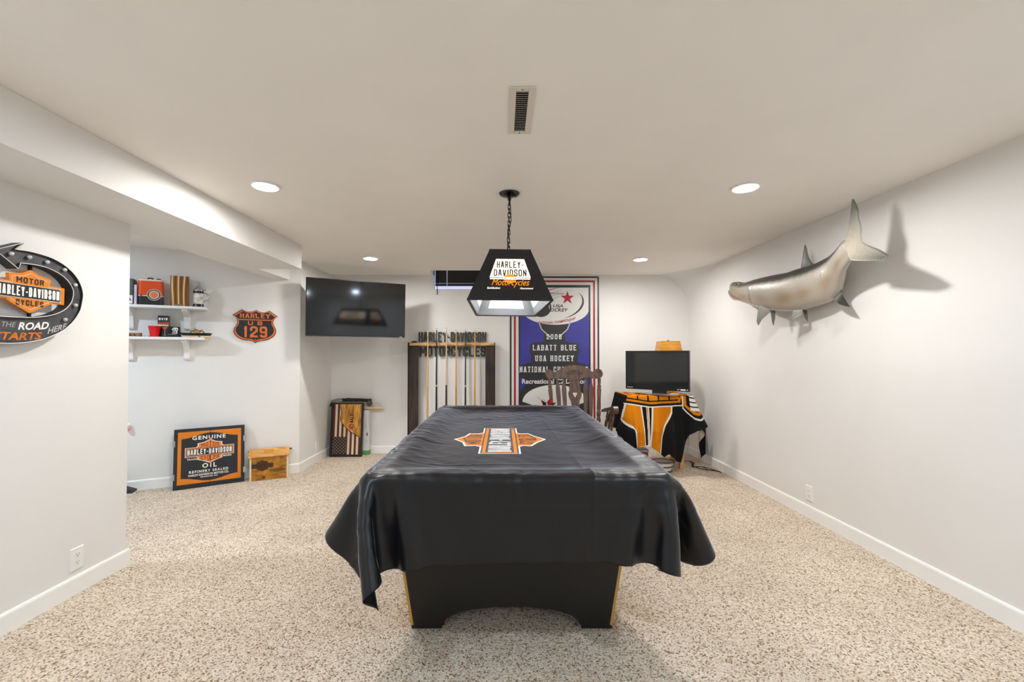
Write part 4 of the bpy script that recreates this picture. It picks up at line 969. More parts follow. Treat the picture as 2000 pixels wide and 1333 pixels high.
sd = tw.modifiers.new('thick', 'SOLIDIFY'); sd.thickness = .004; sd.offset = -1; sd.material_offset = 1; sd.material_offset_rim = 0
tag(tw, 'orange and black throw with white outlines draped over the side table', 'blanket')
t = thing('small_television', (1.69, 4.72, OZ + .012), 'smaller flat television standing on the orange and black throw', 'television', 'flat televisions')
p0 = Vector((1.413, 4.93, 0)); p1 = Vector((1.956, 4.50, 0)); ux = (p1 - p0).normalized(); Wt = (p1 - p0).length; Ht = .432
M = frame((p0.x, p0.y, .883), ux, (0, 0, 1))
MB().prism(rect(0, Wt, 0, Ht), -.035, 0, BEZ, M).build('housing', t, bevel=.004)
MB().prism(rect(.022, Wt - .018, .042, Ht - .022), .0003, .0009, SCREEN, M).build('screen', t)
MB().prism(rect(.12, Wt - .12, .05, Ht - .08), -.075, -.035, BLACKM, M).build('rear_housing', t, bevel=.012)
MB().prism(rect(.30, .44, -.035, .03), -.06, -.005, BLACKM, M).build('neck', t, bevel=.004)
bs = [(.37 + .21 * math.cos(a), -.02 + .115 * math.sin(a)) for a in [2 * PI * i / 40 for i in range(40)]]
MB().prism(bs, 0, .012, mat('stand_silver', '#a9a7a4', rough=.2, metal=.7, var=.04), M @ Matrix.Translation((0, -.883 + OZ + .0125, -.03)) @ Matrix.Rotation(-PI / 2, 4, 'X')).build('stand_base', t, bevel=.004)
pm = MB()
for i in range(8): pm.sheet(rect(.018 + i * .0085, .0245 + i * .0085, .018, .026 - .002 * (i % 3)), .001, WHITE, M)
for x0, x1, y0, y1 in ((.572, .580, .012, .024), (.590, .596, .016, .022), (.603, .655, .010, .024), (.668, .680, .012, .022)): pm.sheet(rect(x0, x1, y0, y1), .001, WHITE, M)
pm.build('label_print', t)
lp = thing('table_lamp', (1.945, 5.06, OZ + .012), 'table lamp with amber wood shade behind the small television', 'lamp')
AMB = wood('amber_veneer', '#a8691a', '#e2a13a', 4, 'x', .4, (.3, .7), 6); cxl, cyl = 1.945, 5.04
MB().lathe([(.168, 1.300), (.142, 1.428), (.139, 1.428), (.165, 1.300)], AMB, 4, Matrix.Translation((cxl, cyl, 0)) @ Matrix.Rotation(PI / 4, 4, 'Z') @ Matrix.Diagonal((1.4, 1.0, 1, 1)), smooth=False).build('lamp_shade', lp)
MB().ball((cxl, cyl, 1.437), .010, STEEL, 8).build('finial', lp)
MB().lathe([(.075, OZ + .013), (.075, OZ + .03), (.03, OZ + .05), (.022, OZ + .12), (.04, OZ + .22), (.02, OZ + .34), (.01, OZ + .42), (.006, 1.43)], GOLD, 20, Matrix.Translation((cxl, cyl, 0))).build('lamp_base', lp)
# things on the floor beneath
t = thing('storage_tin', (1.50, 4.66, 0), 'red and silver tin on the carpet under the throw', 'tin')
MB().box(1.43, 1.60, 4.72, 4.84, .001, .20, mat('tin_red', '#a32a26', rough=.4, var=.2)).build('tin_body', t, bevel=.01)
MB().box(1.428, 1.602, 4.718, 4.842, .20, .235, STEEL).build('lid', t, bevel=.006)
t = thing('wire_basket', (1.62, 4.62, 0), 'dark wire basket with pale lining on the floor under the throw', 'basket')
WIRE = mat('wire_dark', '#2b2320', rough=.5)
for z, r_ in ((.02, .10), (.07, .115), (.12, .13)): MB().tube([(1.735 + r_ * math.cos(2 * PI * i / 28), 4.68 + .7 * r_ * math.sin(2 * PI * i / 28), z) for i in range(28)], .005, WIRE, 6, closed=True).build('hoop', t)
MB().lathe([(.085, .004), (.092, .02), (.118, .11), (.114, .11), (.088, .022), (1e-4, .012)], mat('lining_pale', '#cfc8c0', rough=.8), 24, Matrix.Translation((1.735, 4.68, 0)) @ Matrix.Diagonal((1, .68, 1, 1))).build('lining', t)
t = thing('power_cable', (2.05, 4.8, 0), 'dark power cables lying on the carpet beneath the small television', 'cable')
for i in range(3):
    MB().tube([(2.10 + .03 * i + .06 * math.sin(q * .55 + i) + .012 * q, 5.1 - .030 * q - .05 * i, .008 + .02 * abs(math.sin(q * .8 + i)) * (q < 10)) for q in range(14)], .004, BLACKM, 6).build('cable', t)

# ------------------------------------------------------------------ side room wall: shelves and what stands on them (coordinates along the angled wall)
def shelf(z, label):
    t = thing('wall_shelf', alc(.2, .1, z), label, 'shelf', 'white wall shelves')
    MB().box(-.62, .608, z - .024, z, .001, .205, TRIM, MA).build('board', t, bevel=.004)
    for s0 in (-.012, .418):
        prof = [(.001, z - .215), (.001, z - .0245), (.165, z - .0245), (.165, z - .045), (.14, z - .05), (.10, z - .062), (.06, z - .095), (.042, z - .14), (.036, z - .20), (.028, z - .215)]
        # profile in (off, z), extruded along the wall
        Mb = Matrix(((MA[0][2], 0, MA[0][0], MA[0][3]), (MA[1][2], 0, MA[1][0], MA[1][3]), (0, 1, 0, 0), (0, 0, 0, 1)))
        MB().prism(prof, s0, s0 + .045, TRIM, Mb).build('bracket', t, bevel=.002)
Z1, Z2 = 1.733, 1.440
shelf(Z1, 'upper white wall shelf carrying the orange can and tankard')
shelf(Z2, 'lower white wall shelf carrying the red cup')
def TA_(s, off, z): return MA @ Matrix.Translation((s, z, off)) @ Matrix.Rotation(-PI / 2, 4, 'X')     # local z up, x along wall, -y into the room
def onshelf(name, s, off, z, label, cat, group=None): return thing(name, alc(s, off, z), label, cat, group)
t = onshelf('storage_tin', .0, .11, Z1, 'dark grey tall box with a pale label at the left end of the upper shelf', 'box')
DG = mat('box_slate', '#4a524e', rough=.5, var=.3, vscale=20); MB().box(-.11, .055, Z1 + .001, Z1 + .238, .04, .15, DG, MA).build('box_body', t, bevel=.004)
MB().box(-.10, .052, Z1 + .01, Z1 + .085, .1502, .1508, WHITE, MA).build('label_panel', t)
q = MB(); q.sheet([(.02, Z1 + .04), (.045, Z1 + .035), (.035, Z1 + .055), (.028, Z1 + .075)], .1512, BLACKM, MA); q.build('label_print', t)
o = MB().box(.060, .080, Z1 + .001, Z1 + .185, .03, .145, mat('book_lilac', '#cfc8de', rough=.6, var=.1), MA).build('book', bevel=.002); tag(o, 'thin pale lilac book standing between the grey box and orange can', 'book')
# square oil can
t = onshelf('oil_can', .178, .11, Z1, 'orange and black square oil can with round emblem on the upper shelf', 'can')
def rrect(x0, x1, y0, y1, r, n=5):
    p = []
    for cx, cy, a in ((x1 - r, y1 - r, 0), (x0 + r, y1 - r, PI / 2), (x0 + r, y0 + r, PI), (x1 - r, y0 + r, 1.5 * PI)): p += [(cx + r * math.cos(a + PI / 2 * i / n), cy + r * math.sin(a + PI / 2 * i / n)) for i in range(n + 1)]
    return p
OC = frame(alc(0, 0, Z1), (TA.x, TA.y, 0), (-NA.x, -NA.y, 0))     # u along wall, v towards wall, n up
CANO = mat('can_orange', '#e5500f', rough=.22, var=.05, coat=.3); CANB = mat('can_black', '#1c1d20', rough=.25, var=.1, coat=.3); PINK = mat('can_cream', '#f0d9c8', rough=.35, var=.03)
rr = rrect(.086, .270, -.150, -.06, .022)
MB().prism(rr, .001, .083, CANB, OC, smooth=False).build('lower_band', t); MB().prism(rr, .090, .225, CANO, OC).build('upper_band', t)
MB().prism(rr, .083, .090, PINK, OC).build('stripe', t); MB().prism(rrect(.085, .271, -.151, -.059, .022), .225, .240, PINK, OC).build('top_rim', t, bevel=.002)
em = MB(); Me = MA @ Matrix.Translation((.208, Z1 + .098, .1505)); dsk = lambda r_, n=32: [(r_ * math.cos(2 * PI * i / n), r_ * math.sin(2 * PI * i / n)) for i in range(n)]
em.sheet(dsk(.053), .0005, PINK, Me); em.sheet(dsk(.049), .0009, mat('emblem_grey', '#5a5854', rough=.5), Me); em.sheet(dsk(.037), .0013, PINK, Me); em.sheet(dsk(.031), .0016, mat('emblem_salmon', '#e07a4b', rough=.5, var=.25, vscale=60), Me)
for sg in (-1, 1): em.sheet([(sg * .047, -.014), (sg * .040, -.012), (sg * .040, .012), (sg * .047, .014)], .0018, BLACKM, Me)
em.sheet([(-.105, -.008), (-.095, -.016), (-.085, -.008), (-.095, .002)], .0012, INK, Me)
em.build('round_emblem', t)
MB().tube([OC @ Vector((.15, -.105, .240)), OC @ Vector((.155, -.105, .256)), OC @ Vector((.185, -.105, .256)), OC @ Vector((.19, -.105, .240))], .007, BLACK, 8).build('handle', t)
MB().lathe([(.017, .24), (.017, .252), (.012, .254)], BLACK, 16, OC @ Matrix.Translation((.232, -.105, 0))).build('cap', t)
# burnt wood plaque
t = onshelf('wood_plaque', .392, .09, Z1, 'upright burnt wood plaque with bright grain and a small nameplate on the upper shelf', 'plaque')
pm_ = bpy.data.materials.new('plaque_wood'); pm_.use_nodes = True; nt = pm_.node_tree; pp = nt.nodes['Principled BSDF']; pp.inputs['Roughness'].default_value = .4
tc = nt.nodes.new('ShaderNodeTexCoord'); mp = nt.nodes.new('ShaderNodeMapping'); mp.inputs['Scale'].default_value = (9, 9, 1.6)
wv = nt.nodes.new('ShaderNodeTexWave'); wv.inputs['Scale'].default_value = .9; wv.inputs['Distortion'].default_value = 7; wv.inputs['Detail'].default_value = 1.5; wv.inputs['Detail Scale'].default_value = .8
rp = nt.nodes.new('ShaderNodeValToRGB'); rp.color_ramp.elements[0].color = lin('#6a4212'); rp.color_ramp.elements[1].color = lin('#f2d9a4'); rp.color_ramp.elements[1].position = .98
e = rp.color_ramp.elements.new(.50); e.color = lin('#96601c'); e = rp.color_ramp.elements.new(.82); e.color = lin('#b8792a')
nt.links.new(tc.outputs['Object'], mp.inputs[0]); nt.links.new(mp.outputs[0], wv.inputs[0]); nt.links.new(wv.outputs['Fac'], rp.inputs[0]); nt.links.new(rp.outputs[0], pp.inputs['Base Color'])
MB().box(.320, .462, Z1 + .001, Z1 + .295, .075, .110, pm_, MA).build('board', t, bevel=.003)
MB().box(.350, .425, Z1 + .006, Z1 + .026, .1102, .112, mat('nameplate', '#8a7a5c', rough=.4, metal=.5, var=.2, vscale=90), MA).build('nameplate', t)
# lidded tankard
t = onshelf('tankard', .545, .11, Z1, 'lidded pewter beer tankard at the right end of the upper shelf', 'tankard')
OT = OC @ Matrix.Translation((.543, -.11, 0))
PEW = mat('pewter', '#b9b9bd', rough=.2, metal=1.0, var=.1, vscale=40); CER = mat('stein_ceramic', '#dcd6ca', rough=.25, var=.35, vscale=28); SBL = mat('stein_dark', '#1c1d26', rough=.25, var=.5, vscale=60)
MB().lathe([(.046, .001), (.046, .012), (.042, .032)], SBL, 28, OT).build('base', t)
MB().lathe([(.0415, .032), (.040, .06), (.039, .125), (.041, .135)], CER, 28, OT).build('mug_body', t)
MB().lathe([(.042, .135), (.043, .14), (.043, .155), (.041, .158)], SBL, 28, OT).build('rim_band', t)
MB().lathe([(.043, .158), (.044, .165), (.034, .178), (.026, .192), (.018, .198), (.016, .208), (.008, .216), (.012, .226), (.007, .234), (.003, .245), (1e-4, .248)], PEW, 28, OT).build('lid', t)
MB().tube([OT @ Vector(p) for p in ((.040, 0, .145), (.062, 0, .142), (.078, 0, .122), (.080, 0, .095), (.068, 0, .070), (.042, 0, .060))], .0065, PEW, 10).build('handle', t)
MB().tube([OT @ Vector(p) for p in ((.040, 0, .165), (.050, 0, .165), (.055, 0, .185))], .005, PEW, 8).build('thumb_rest', t)
# lower shelf
OL = frame(alc(0, 0, Z2), (TA.x, TA.y, 0), (-NA.x, -NA.y, 0))
t = onshelf('carved_board', .05, .12, Z2, 'small brown carved board lying at the left end of the lower shelf', 'board')
MB().prism([(-.10, -.17), (.105, -.17), (.125, -.155), (.118, -.12), (.10, -.10), (-.10, -.10)], .001, .034, wood('walnut', '#6a4327', '#a9784f', 6, 'x', .6), OL).build('board_body', t, bevel=.004)
q = MB(); Mq = MA @ Matrix.Translation((0, Z2, .1703))
for x in (.028, .045, .075): q.sheet([(x - .006, .008), (x + .006, .008), (x + .003, .026), (x - .003, .026)], .0004, BRN, Mq)
q.build('carved_marks', t)
o = MB().box(.130, .165, Z2 + .001, Z2 + .012, .08, .13, mat('eraser_blue', '#cfe0e6', rough=.6), MA).build('small_box'); tag(o, 'tiny pale blue packet beside the red cup on the lower shelf', 'packet')
t = onshelf('plastic_cup', .212, .14, Z2, 'bright red plastic cup with white lip on the lower shelf', 'cup')
CUPR = mat('cup_red', '#e00d14', rough=.3, var=.03, coat=.2); OU = OL @ Matrix.Translation((.212, -.14, 0))
cvs = []; ncs = 60
prof = [(.033, .001), (.034, .02), (.042, .07), (.049, .100), (.050, .103)]
c_ = MB(); vs = []
for r_, z in prof:
    for j in range(ncs): a = 2 * PI * j / ncs; f = 1 + (.02 * math.cos(a * 15) if .001 < z < .09 else 0); vs.append((r_ * f * math.cos(a), r_ * f * math.sin(a), z))
c_.add(vs, [(i * ncs + j, i * ncs + (j + 1) % ncs, (i + 1) * ncs + (j + 1) % ncs, (i + 1) * ncs + j) for i in range(len(prof) - 1) for j in range(ncs)], CUPR, OU, True)
c_.add(vs[:ncs], [tuple(range(ncs))], CUPR, OU); c_.build('cup_body', t)
MB().tube([OU @ Vector((.0505 * math.cos(2 * PI * i / 40), .0505 * math.sin(2 * PI * i / 40), .104)) for i in range(40)], .0028, mat('cup_lip', '#f6d8d6', rough=.3), 8, closed=True).build('lip', t)
MB().lathe([(.0480, .1035), (.0355, .06), (.028, .006), (1e-4, .005)], mat('cup_inner', '#f3efee', rough=.35), 40, OU).build('lining', t)
t = onshelf('drink_tin', .265, .06, Z2, 'black drinks tin with lettering and cocktail picture behind the red cup', 'tin')
MB().box(.224, .308, Z2 + .001, Z2 + .205, .03, .09, CANB, MA).build('tin_body', t, bevel=.004)
q = MB(); Mq = MA @ Matrix.Translation((.224, Z2, .0903))
q.block('NVIR', .008, .076, .160, .184, .0004, WHITE, Mq, sw=.0055, gap=.35); q.sheet([(.0, .125), (.084, .118), (.084, .146), (.0, .140)], .0004, mat('tin_orange', '#b8451c', rough=.4, var=.4, vscale=70), Mq)
q.sheet([(.0, .105), (.084, .105), (.084, .117), (.0, .122)], .0004, mat('tin_cream', '#d8cfc4', rough=.5), Mq)
q.sheet([(.030, .095), (.078, .098), (.056, .062)], .0006, mat('cocktail_orange', '#d9763a', rough=.4), Mq); q.sheet(rect(.054, .058, .022, .064), .0006, WHITE, Mq); q.sheet([(.042, .018), (.070, .018), (.058, .025)], .0006, WHITE, Mq)
q.build('tin_print', t)
t = onshelf('picture_stand', .35, .12, Z2, 'small black desk frame with a white number emblem on the lower shelf', 'frame')
MB().box(.312, .397, Z2 + .022, Z2 + .102, .085, .100, BLACKM, MA).build('back_panel', t, bevel=.003)
MB().box(.311, .402, Z2 + .001, Z2 + .022, .07, .165, BLACK, MA).build('base', t, bevel=.003); MB().box(.312, .375, Z2 + .022, Z2 + .030, .12, .135, STEEL, MA).build('pen_bar', t, bevel=.002)
MB().box(.393, .402, Z2 + .022, Z2 + .055, .07, .14, BLACK, MA).build('end_stop', t)
q = MB(); Mq = MA @ Matrix.Translation((.36, Z2 + .034, .1003))
q.sheet([(-.022, .0), (.018, .0), (.018, .030), (.024, .040), (.022, .054), (.010, .060), (-.006, .060), (-.02, .052), (-.026, .038), (-.016, .034), (-.018, .012)], .0004, WHITE, Mq)
for x0, x1, y0, y1 in ((-.012, -.005, .002, .030), (.001, .006, .002, .032), (-.014, -.004, .036, .044), (.006, .015, .036, .044)): q.sheet(rect(x0, x1, y0, y1), .0008, BLACKM, Mq)
q.build('emblem_print', t)
t = onshelf('serving_tray', .53, .12, Z2, 'black tray on a pale wooden base at the right end of the lower shelf', 'tray')
MB().box(.428, .642, Z2 + .001, Z2 + .016, .05, .190, wood('maple', '#dcb892', '#f1dabb', 5, 'x', .5), MA).build('wood_base', t, bevel=.003)
Mt_ = OL @ Matrix.Translation((.533, -.12, .016))
w0, w1, d0, d1, hh = .098, .120, .062, .080, .026
tv = [(-w0, -d0, 0), (w0, -d0, 0), (w0, d0, 0), (-w0, d0, 0), (-w1, -d1, hh), (w1, -d1, hh), (w1, d1, hh), (-w1, d1, hh), (-w0 + .004, -d0 + .004, .003), (w0 - .004, -d0 + .004, .003), (w0 - .004, d0 - .004, .003), (-w0 + .004, d0 - .004, .003)]
MB().add(tv, [(0, 3, 2, 1), (0, 1, 5, 4), (1, 2, 6, 5), (2, 3, 7, 6), (3, 0, 4, 7), (8, 9, 10, 11), (4, 5, 9, 8), (5, 6, 10, 9), (6, 7, 11, 10), (7, 4, 8, 11)], BLACKM, Mt_).build('tray_body', t)
MB().lathe([(.008, 0), (.009, .002), (.006, .004)], STEEL, 14, MA @ Matrix.Translation((.565, Z2 + .010, .190))).build('badge', t)
t = onshelf('model_motorcycle', .53, .12, Z2 + .02, 'gold model motorcycle standing in the black tray', 'model')
Mm = Mt_ @ Matrix.Translation((.004, 0, .0055))
for x in (-.034, .036):
    MB().tube([Mm @ Vector((x + .019 * math.cos(2 * PI * i / 24), 0, .0215 + .019 * math.sin(2 * PI * i / 24))) for i in range(24)], .0042, BLACKM, 8, closed=True).build('wheel', t)
MB().prism([(-.02, .018), (.018, .016), (.022, .034), (.006, .046), (-.018, .040)], -.010, .010, GOLD, Mm @ frame((0, 0, 0), (1, 0, 0), (0, 0, 1))).build('engine', t, bevel=.003)
MB().ball(Mm @ Vector((-.006, 0, .052)), .012, GOLD, 8, (1.5, 1, .8)).build('fuel_tank', t); MB().prism([(.008, .046), (.034, .050), (.044, .060), (.036, .044), (.010, .038)], -.009, .009, mat('seat_brown', '#3d2a1c', rough=.6), Mm @ frame((0, 0, 0), (1, 0, 0), (0, 0, 1))).build('seat', t, bevel=.002)
MB().tube([Mm @ Vector(p) for p in ((-.034, 0, .0215), (-.020, 0, .066), (-.012, -.018, .072))], .0026, GOLD, 8).build('fork', t); MB().tube([Mm @ Vector(p) for p in ((.05, -.010, .018), (.0, -.012, .014), (-.012, -.012, .026))], .0032, GOLD, 8).build('exhaust', t)
MB().prism([(.022, .040), (.058, .036), (.060, .028), (.048, .044), (.034, .046)], -.008, .008, GOLD, Mm @ frame((0, 0, 0), (1, 0, 0), (0, 0, 1))).build('fender', t)

# highway shield sign
t = thing('shield_sign', alc(1.02, 0, 1.57), 'black and orange highway shield sign with number on the angled wall', 'wall sign')
c_ = (1.0215, 1.570); k_ = .412 / 1080
sp_ = [(510, 175), (560, 215), (640, 243), (720, 243), (790, 220), (845, 190), (890, 225), (960, 255), (1040, 258), (1110, 235), (1160, 208), (1370, 375), (1300, 430), (1265, 490), (1258, 560), (1285, 640), (1325, 720), (1335, 800), (1310, 880), (1250, 950), (1160, 1005), (1060, 1035), (960, 1045), (880, 1065), (825, 1105), (770, 1055), (690, 1030), (600, 1025), (500, 1000), (410, 945), (345, 870), (310, 780), (325, 690), (370, 620), (400, 540), (395, 460), (360, 390), (285, 335)]
sp_ = [((x - 830) * k_, (640 - y + (x - 830) * .03) * k_) for x, y in sp_]
Ms = MA @ Matrix.Translation((c_[0], c_[1], .002)); SRED = mat('shield_maroon', '#6e1f10', rough=.3, var=.1); SOR = mat('shield_orange', '#d9691f', rough=.3, var=.06, coat=.3); SBK = mat('shield_black', '#15171a', rough=.18, var=.1, coat=.4)
MB().prism(sp_, 0, .010, SRED, Ms, top_scale=.985).build('shield_plate', t)
q = MB(); q.prism([(x * .96, y * .96) for x, y in sp_], .0101, .013, SOR, Ms, top_scale=.99); q.prism([(x * .885, y * .885 + .002) for x, y in sp_], .0131, .0142, SBK, Ms); q.build('shield_face', t)
q = MB(); q.prism(rect(-.152, .150, .060, .070), .0143, .0165, SOR, Ms)
q.block('HARLEY', -.138, .130, .083, .128, .0143, SOR, Ms, sw=.0095, gap=.35, serif=True, depth=.002)
q.block('US', -.068, .062, .010, .052, .0143, SOR, Ms, sw=.010, gap=.9, depth=.002)
q.block('129', -.108, .108, -.118, -.002, .0143, SOR, Ms, sw=.021, gap=.24, depth=.003); q.build('raised_lettering', t)
for x, y in ((0, .128), (0, -.138)): MB().ball(Ms @ Vector((x, y, .0145)), .004, WHITE, 6).build('screw', t)

# dartboard-style oil cabinet leaning on the angled wall
p1 = Vector((-3.077, 4.036, 0)); p2 = Vector((-2.591, 4.34, 0)); ex = (p2 - p1).normalized(); en = Vector((ex.y, -ex.x, 0)); CWD = (p2 - p1).length
t = thing('oil_cabinet', tuple((p1 + p2) / 2), 'black and orange two-door cabinet with emblem leaning against the angled wall', 'cabinet')
la = math.radians(6.5); upv = Vector((0, 0, 1)) * math.cos(la) - en * math.sin(la); CHH = .562
Mo = frame(tuple(p1 + Vector((0, 0, .002))), ex, upv)
CBK = mat('cabinet_black', '#232327', rough=.42, var=.12); COR = mat('cabinet_orange', '#e07f12', rough=.42, var=.04); CCR = mat('cabinet_cream', '#f1ece4', rough=.45); CLO = mat('cabinet_light_orange', '#e88a3c', rough=.42, var=.04); CRD = mat('cabinet_red', '#8e2616', rough=.45)
MB().prism(rect(0.004, CWD - .004, .002, CHH - .004), -.045, -.021, CBK, Mo).build('case', t, bevel=.003)
for x0, x1, hx in ((0, CWD / 2 - .0015, 0), (CWD / 2 + .0015, CWD, CWD)):
    dr = MB().prism(rect(x0, x1, 0, CHH), -.020, 0, CBK, Mo).build('door', t, bevel=.002)
    for hz in (.09, .40):
        MB().prism(rect(hx - .010, hx + .010, hz, hz + .055), -.018, .001, CHROME, Mo).build('hinge', dr, bevel=.002)
q = MB(); m_ = .030; W2 = CWD / 2; H2 = CHH / 2
outr = [(m_, m_ + .012), (CWD - m_, m_ + .012), (CWD - m_, CHH - m_), (m_, CHH - m_)]
ins = .028
top_ = [(m_ + ins + (CWD - 2 * m_ - 2 * ins) * i / 30, CHH - m_ - .042 + .022 * math.cos(2 * PI * i / 30 + PI) * 1 + (.0)) for i in range(31)]
bot_ = [(m_ + ins + (CWD - 2 * m_ - 2 * ins) * i / 30, m_ + .012 + .035 - .020 * math.cos(2 * PI * i / 30 + PI)) for i in range(31)]
q.sheet(outr, .0006, COR, Mo); q.sheet(bot_ + top_[::-1], .0010, CBK, Mo)
q.text('GENUINE', W2 - .145, W2 + .125, .450, .488, .0014, CCR, Mo, bold=.03, space=1.25)
emblem(q, Mo @ Matrix.Translation((W2 - .002, .335, .0014)), .385, CCR, CLO, CBK, CCR, CRD, 0, .0004)
q.text('TRADE', W2 - .185, W2 - .105, .262, .278, .0014, CCR, Mo, bold=.02); q.text('MARK', W2 + .105, W2 + .180, .268, .284, .0014, CCR, Mo, bold=.02)
q.text('OIL', W2 - .062, W2 + .055, .178, .222, .0014, CCR, Mo, bold=.03, space=1.4)
q.text('REFINERY SEALED', W2 - .165, W2 + .150, .137, .162, .0014, CCR, Mo, bold=.03, space=1.3); q.text('HARLEY-DAVIDSON MOTOR CO.', W2 - .170, W2 + .155, .108, .128, .0014, CCR, Mo, bold=.03); q.text('MILWAUKEE, USA', W2 - .075, W2 + .065, .088, .101, .0014, CCR, Mo, bold=.03)
q.sheet(rect(W2 - .0014, W2 + .0014, 0.001, CHH - .001), .0032, mat('gap_black', '#050505', rough=.9, var=0), Mo)
q.build('printed_front', t)

# wooden mailbox
t = thing('wooden_mailbox', alc(1.16, .1, 0), 'golden wooden mailbox with sloped lid and burnt emblem beside the oil cabinet', 'mailbox')
MP = wood('mailbox_pine', '#8a5510', '#c98a2a', 4, 'x', .45, (.32, .66), 6); MPL = wood('mailbox_lid', '#b9792a', '#e3ad5e', 4, 'x', .45, (.32, .66), 6); MPE = wood('mailbox_end', '#d8c79c', '#f0e6c8', 5, 'z', .55)
s0, s1 = .990, 1.338; MM = MA @ Matrix.Rotation(0, 4, 'Y')
MB().box(s0 + .016, s1 - .016, .001, .235, .158, .172, MP, MA).build('front_board', t, bevel=.002)
for a_, b_ in ((s0, s0 + .016), (s1 - .016, s1)):
    Mb = Matrix(((MA[0][2], 0, MA[0][0], MA[0][3]), (MA[1][2], 0, MA[1][0], MA[1][3]), (0, 1, 0, 0), (0, 0, 0, 1)))
    MB().prism([(.03, .001), (.174, .001), (.174, .236), (.03, .277)], a_, b_, MPE, Mb).build('side_board', t, bevel=.002)
MB().box(s0 + .016, s1 - .016, .001, .275, .03, .042, MP, MA).build('back_board', t)
MB().box(s0 + .016, s1 - .016, .004, .016, .042, .158, MP, MA).build('bottom_board', t)
MB().prism([(.022, .2825), (.022, .2945), (.192, .2465), (.192, .2345)], s0 - .014, s1 + .010, MPL, Mb).build('lid', t, bevel=.003)
MB().prism([(.055, .2845), (.055, .2862), (.125, .2666), (.125, .2648)], s0 + .12, s0 + .215, wood('inlay', '#a8690f', '#cf9320', 4, 'x', .45), Mb).build('lid_inlay', t)
MB().tube([MA @ Vector((s0 - .02, .274, .05)), MA @ Vector((s1 + .034, .274, .05))], .009, mat('dowel_grey', '#55524c', rough=.6), 12).build('hinge_rod', t)
q = MB(); Mq = MA @ Matrix.Translation((s0 + .112, .148, .1722)); BR2 = mat('brand_burn', '#33200d', rough=.7, var=.2); BR3 = mat('brand_burn_light', '#5d3c14', rough=.7, var=.2)
emblem(q, Mq, .19, BR2, BR3, BR2, BR3, BR2, 0, .0002)
q.build('burnt_emblem', t)
q = MB(); Mq = MA @ Matrix.Translation((s0, 0, .1722))
for i, (x0, x1, y) in enumerate(((.18, .31, .105), (.18, .325, .090), (.19, .30, .075))): q.tube([(x0, y, .0), (x0 + (x1 - x0) * .4, y + .004, .0003), (x1, y + .002, 0)], .0022 if i != 1 else .0045, BR2, 6, Mq)
for i in range(9): q.sheet(rect(.182 + i * .0145, .190 + i * .0145, .050, .056), .0004, BR3, Mq)
q.sheet([(.125 + .016 * math.cos(i), .028 + .010 * math.sin(i)) for i in [2 * PI * j / 16 for j in range(16)]], .0004, mat('knot', '#4a2308', rough=.6), Mq)
q.build('burnt_marks', t)
# things just peeking out past the wall end
t = thing('shoe', (-3.42, 3.90, 0), 'dark patterned shoe on the carpet just past the end of the left wall', 'shoe')
Mh = Matrix.Translation((-3.445, 3.905, .001)) @ Matrix.Rotation(math.radians(20), 4, 'Z')
MB().prism([(-.13, -.03), (-.08, -.042), (.06, -.045), (.10, -.03), (.112, 0), (.10, .03), (.06, .042), (-.08, .038), (-.13, .03)], 0, .022, mat('sole', '#ddd8d0', rough=.7), Mh).build('sole', t, bevel=.006)
MB().prism([(-.125, .0), (.10, .0), (.108, .018), (.07, .035), (.02, .055), (-.02, .082), (-.12, .085), (-.13, .04)], -.038, .038, mat('shoe_upper', '#2e2b2d', rough=.7, var=.6, vscale=40), Mh @ Matrix.Translation((0, 0, .022)) @ frame((0, 0, 0), (1, 0, 0), (0, 0, 1))).build('upper', t, bevel=.014)
t = thing('pink_ornament', alc(.008, .03, .62), 'small round pink ornament on the angled wall by the left wall end', 'wall ornament')
MB().ball(alc(.004, .032, .590), .022, mat('knob_pink', '#e8a2ac', rough=.4), 10).build('knob', t); MB().ball(alc(.004, .028, .622), .016, WHITE, 8).build('cap', t); MB().tube([alc(.008, .001, .60), alc(.008, .03, .60)], .008, WHITE, 8).build('stem', t)

# ------------------------------------------------------------------ lit arrow sign on the left wall
t = thing('arrow_sign', (XL, 2.0, 1.56), 'big black curved arrow sign with bulbs and orange emblem on the left wall', 'wall sign')
Ma = frame((XL, 0, 0), (0, 1, 0), (0, 0, 1))     # u = along the wall into the room, v up, n out of the wall
outer = [(1.961, 1.765), (2.014, 1.77), (2.07, 1.768), (2.124, 1.761), (2.174, 1.744), (2.213, 1.721), (2.244, 1.694), (2.267, 1.662), (2.281, 1.628), (2.286, 1.600), (2.284, 1.575), (2.276, 1.529), (2.265, 1.501), (2.239, 1.459), (2.205, 1.422), (2.171, 1.396), (2.131, 1.375), (2.092, 1.358), (2.047, 1.346), (2.003, 1.338), (1.958, 1.334), (1.909, 1.334), (1.84, 1.338), (1.76, 1.348), (1.68, 1.366), (1.62, 1.392), (1.60, 1.42)]
inner = [(1.987, 1.708), (2.03, 1.711), (2.071, 1.712), (2.101, 1.709), (2.133, 1.701), (2.162, 1.69), (2.188, 1.675), (2.209, 1.656), (2.223, 1.637), (2.232, 1.618), (2.234, 1.599), (2.231, 1.575), (2.224, 1.554), (2.211, 1.533), (2.19, 1.511), (2.161, 1.492), (2.129, 1.478), (2.098, 1.469), (2.063, 1.462), (2.026, 1.458), (1.991, 1.456), (1.946, 1.454), (1.907, 1.454), (1.84, 1.458), (1.76, 1.470), (1.70, 1.486)]
head = [(1.978, 1.679), (1.885, 1.745), (1.999, 1.805)]
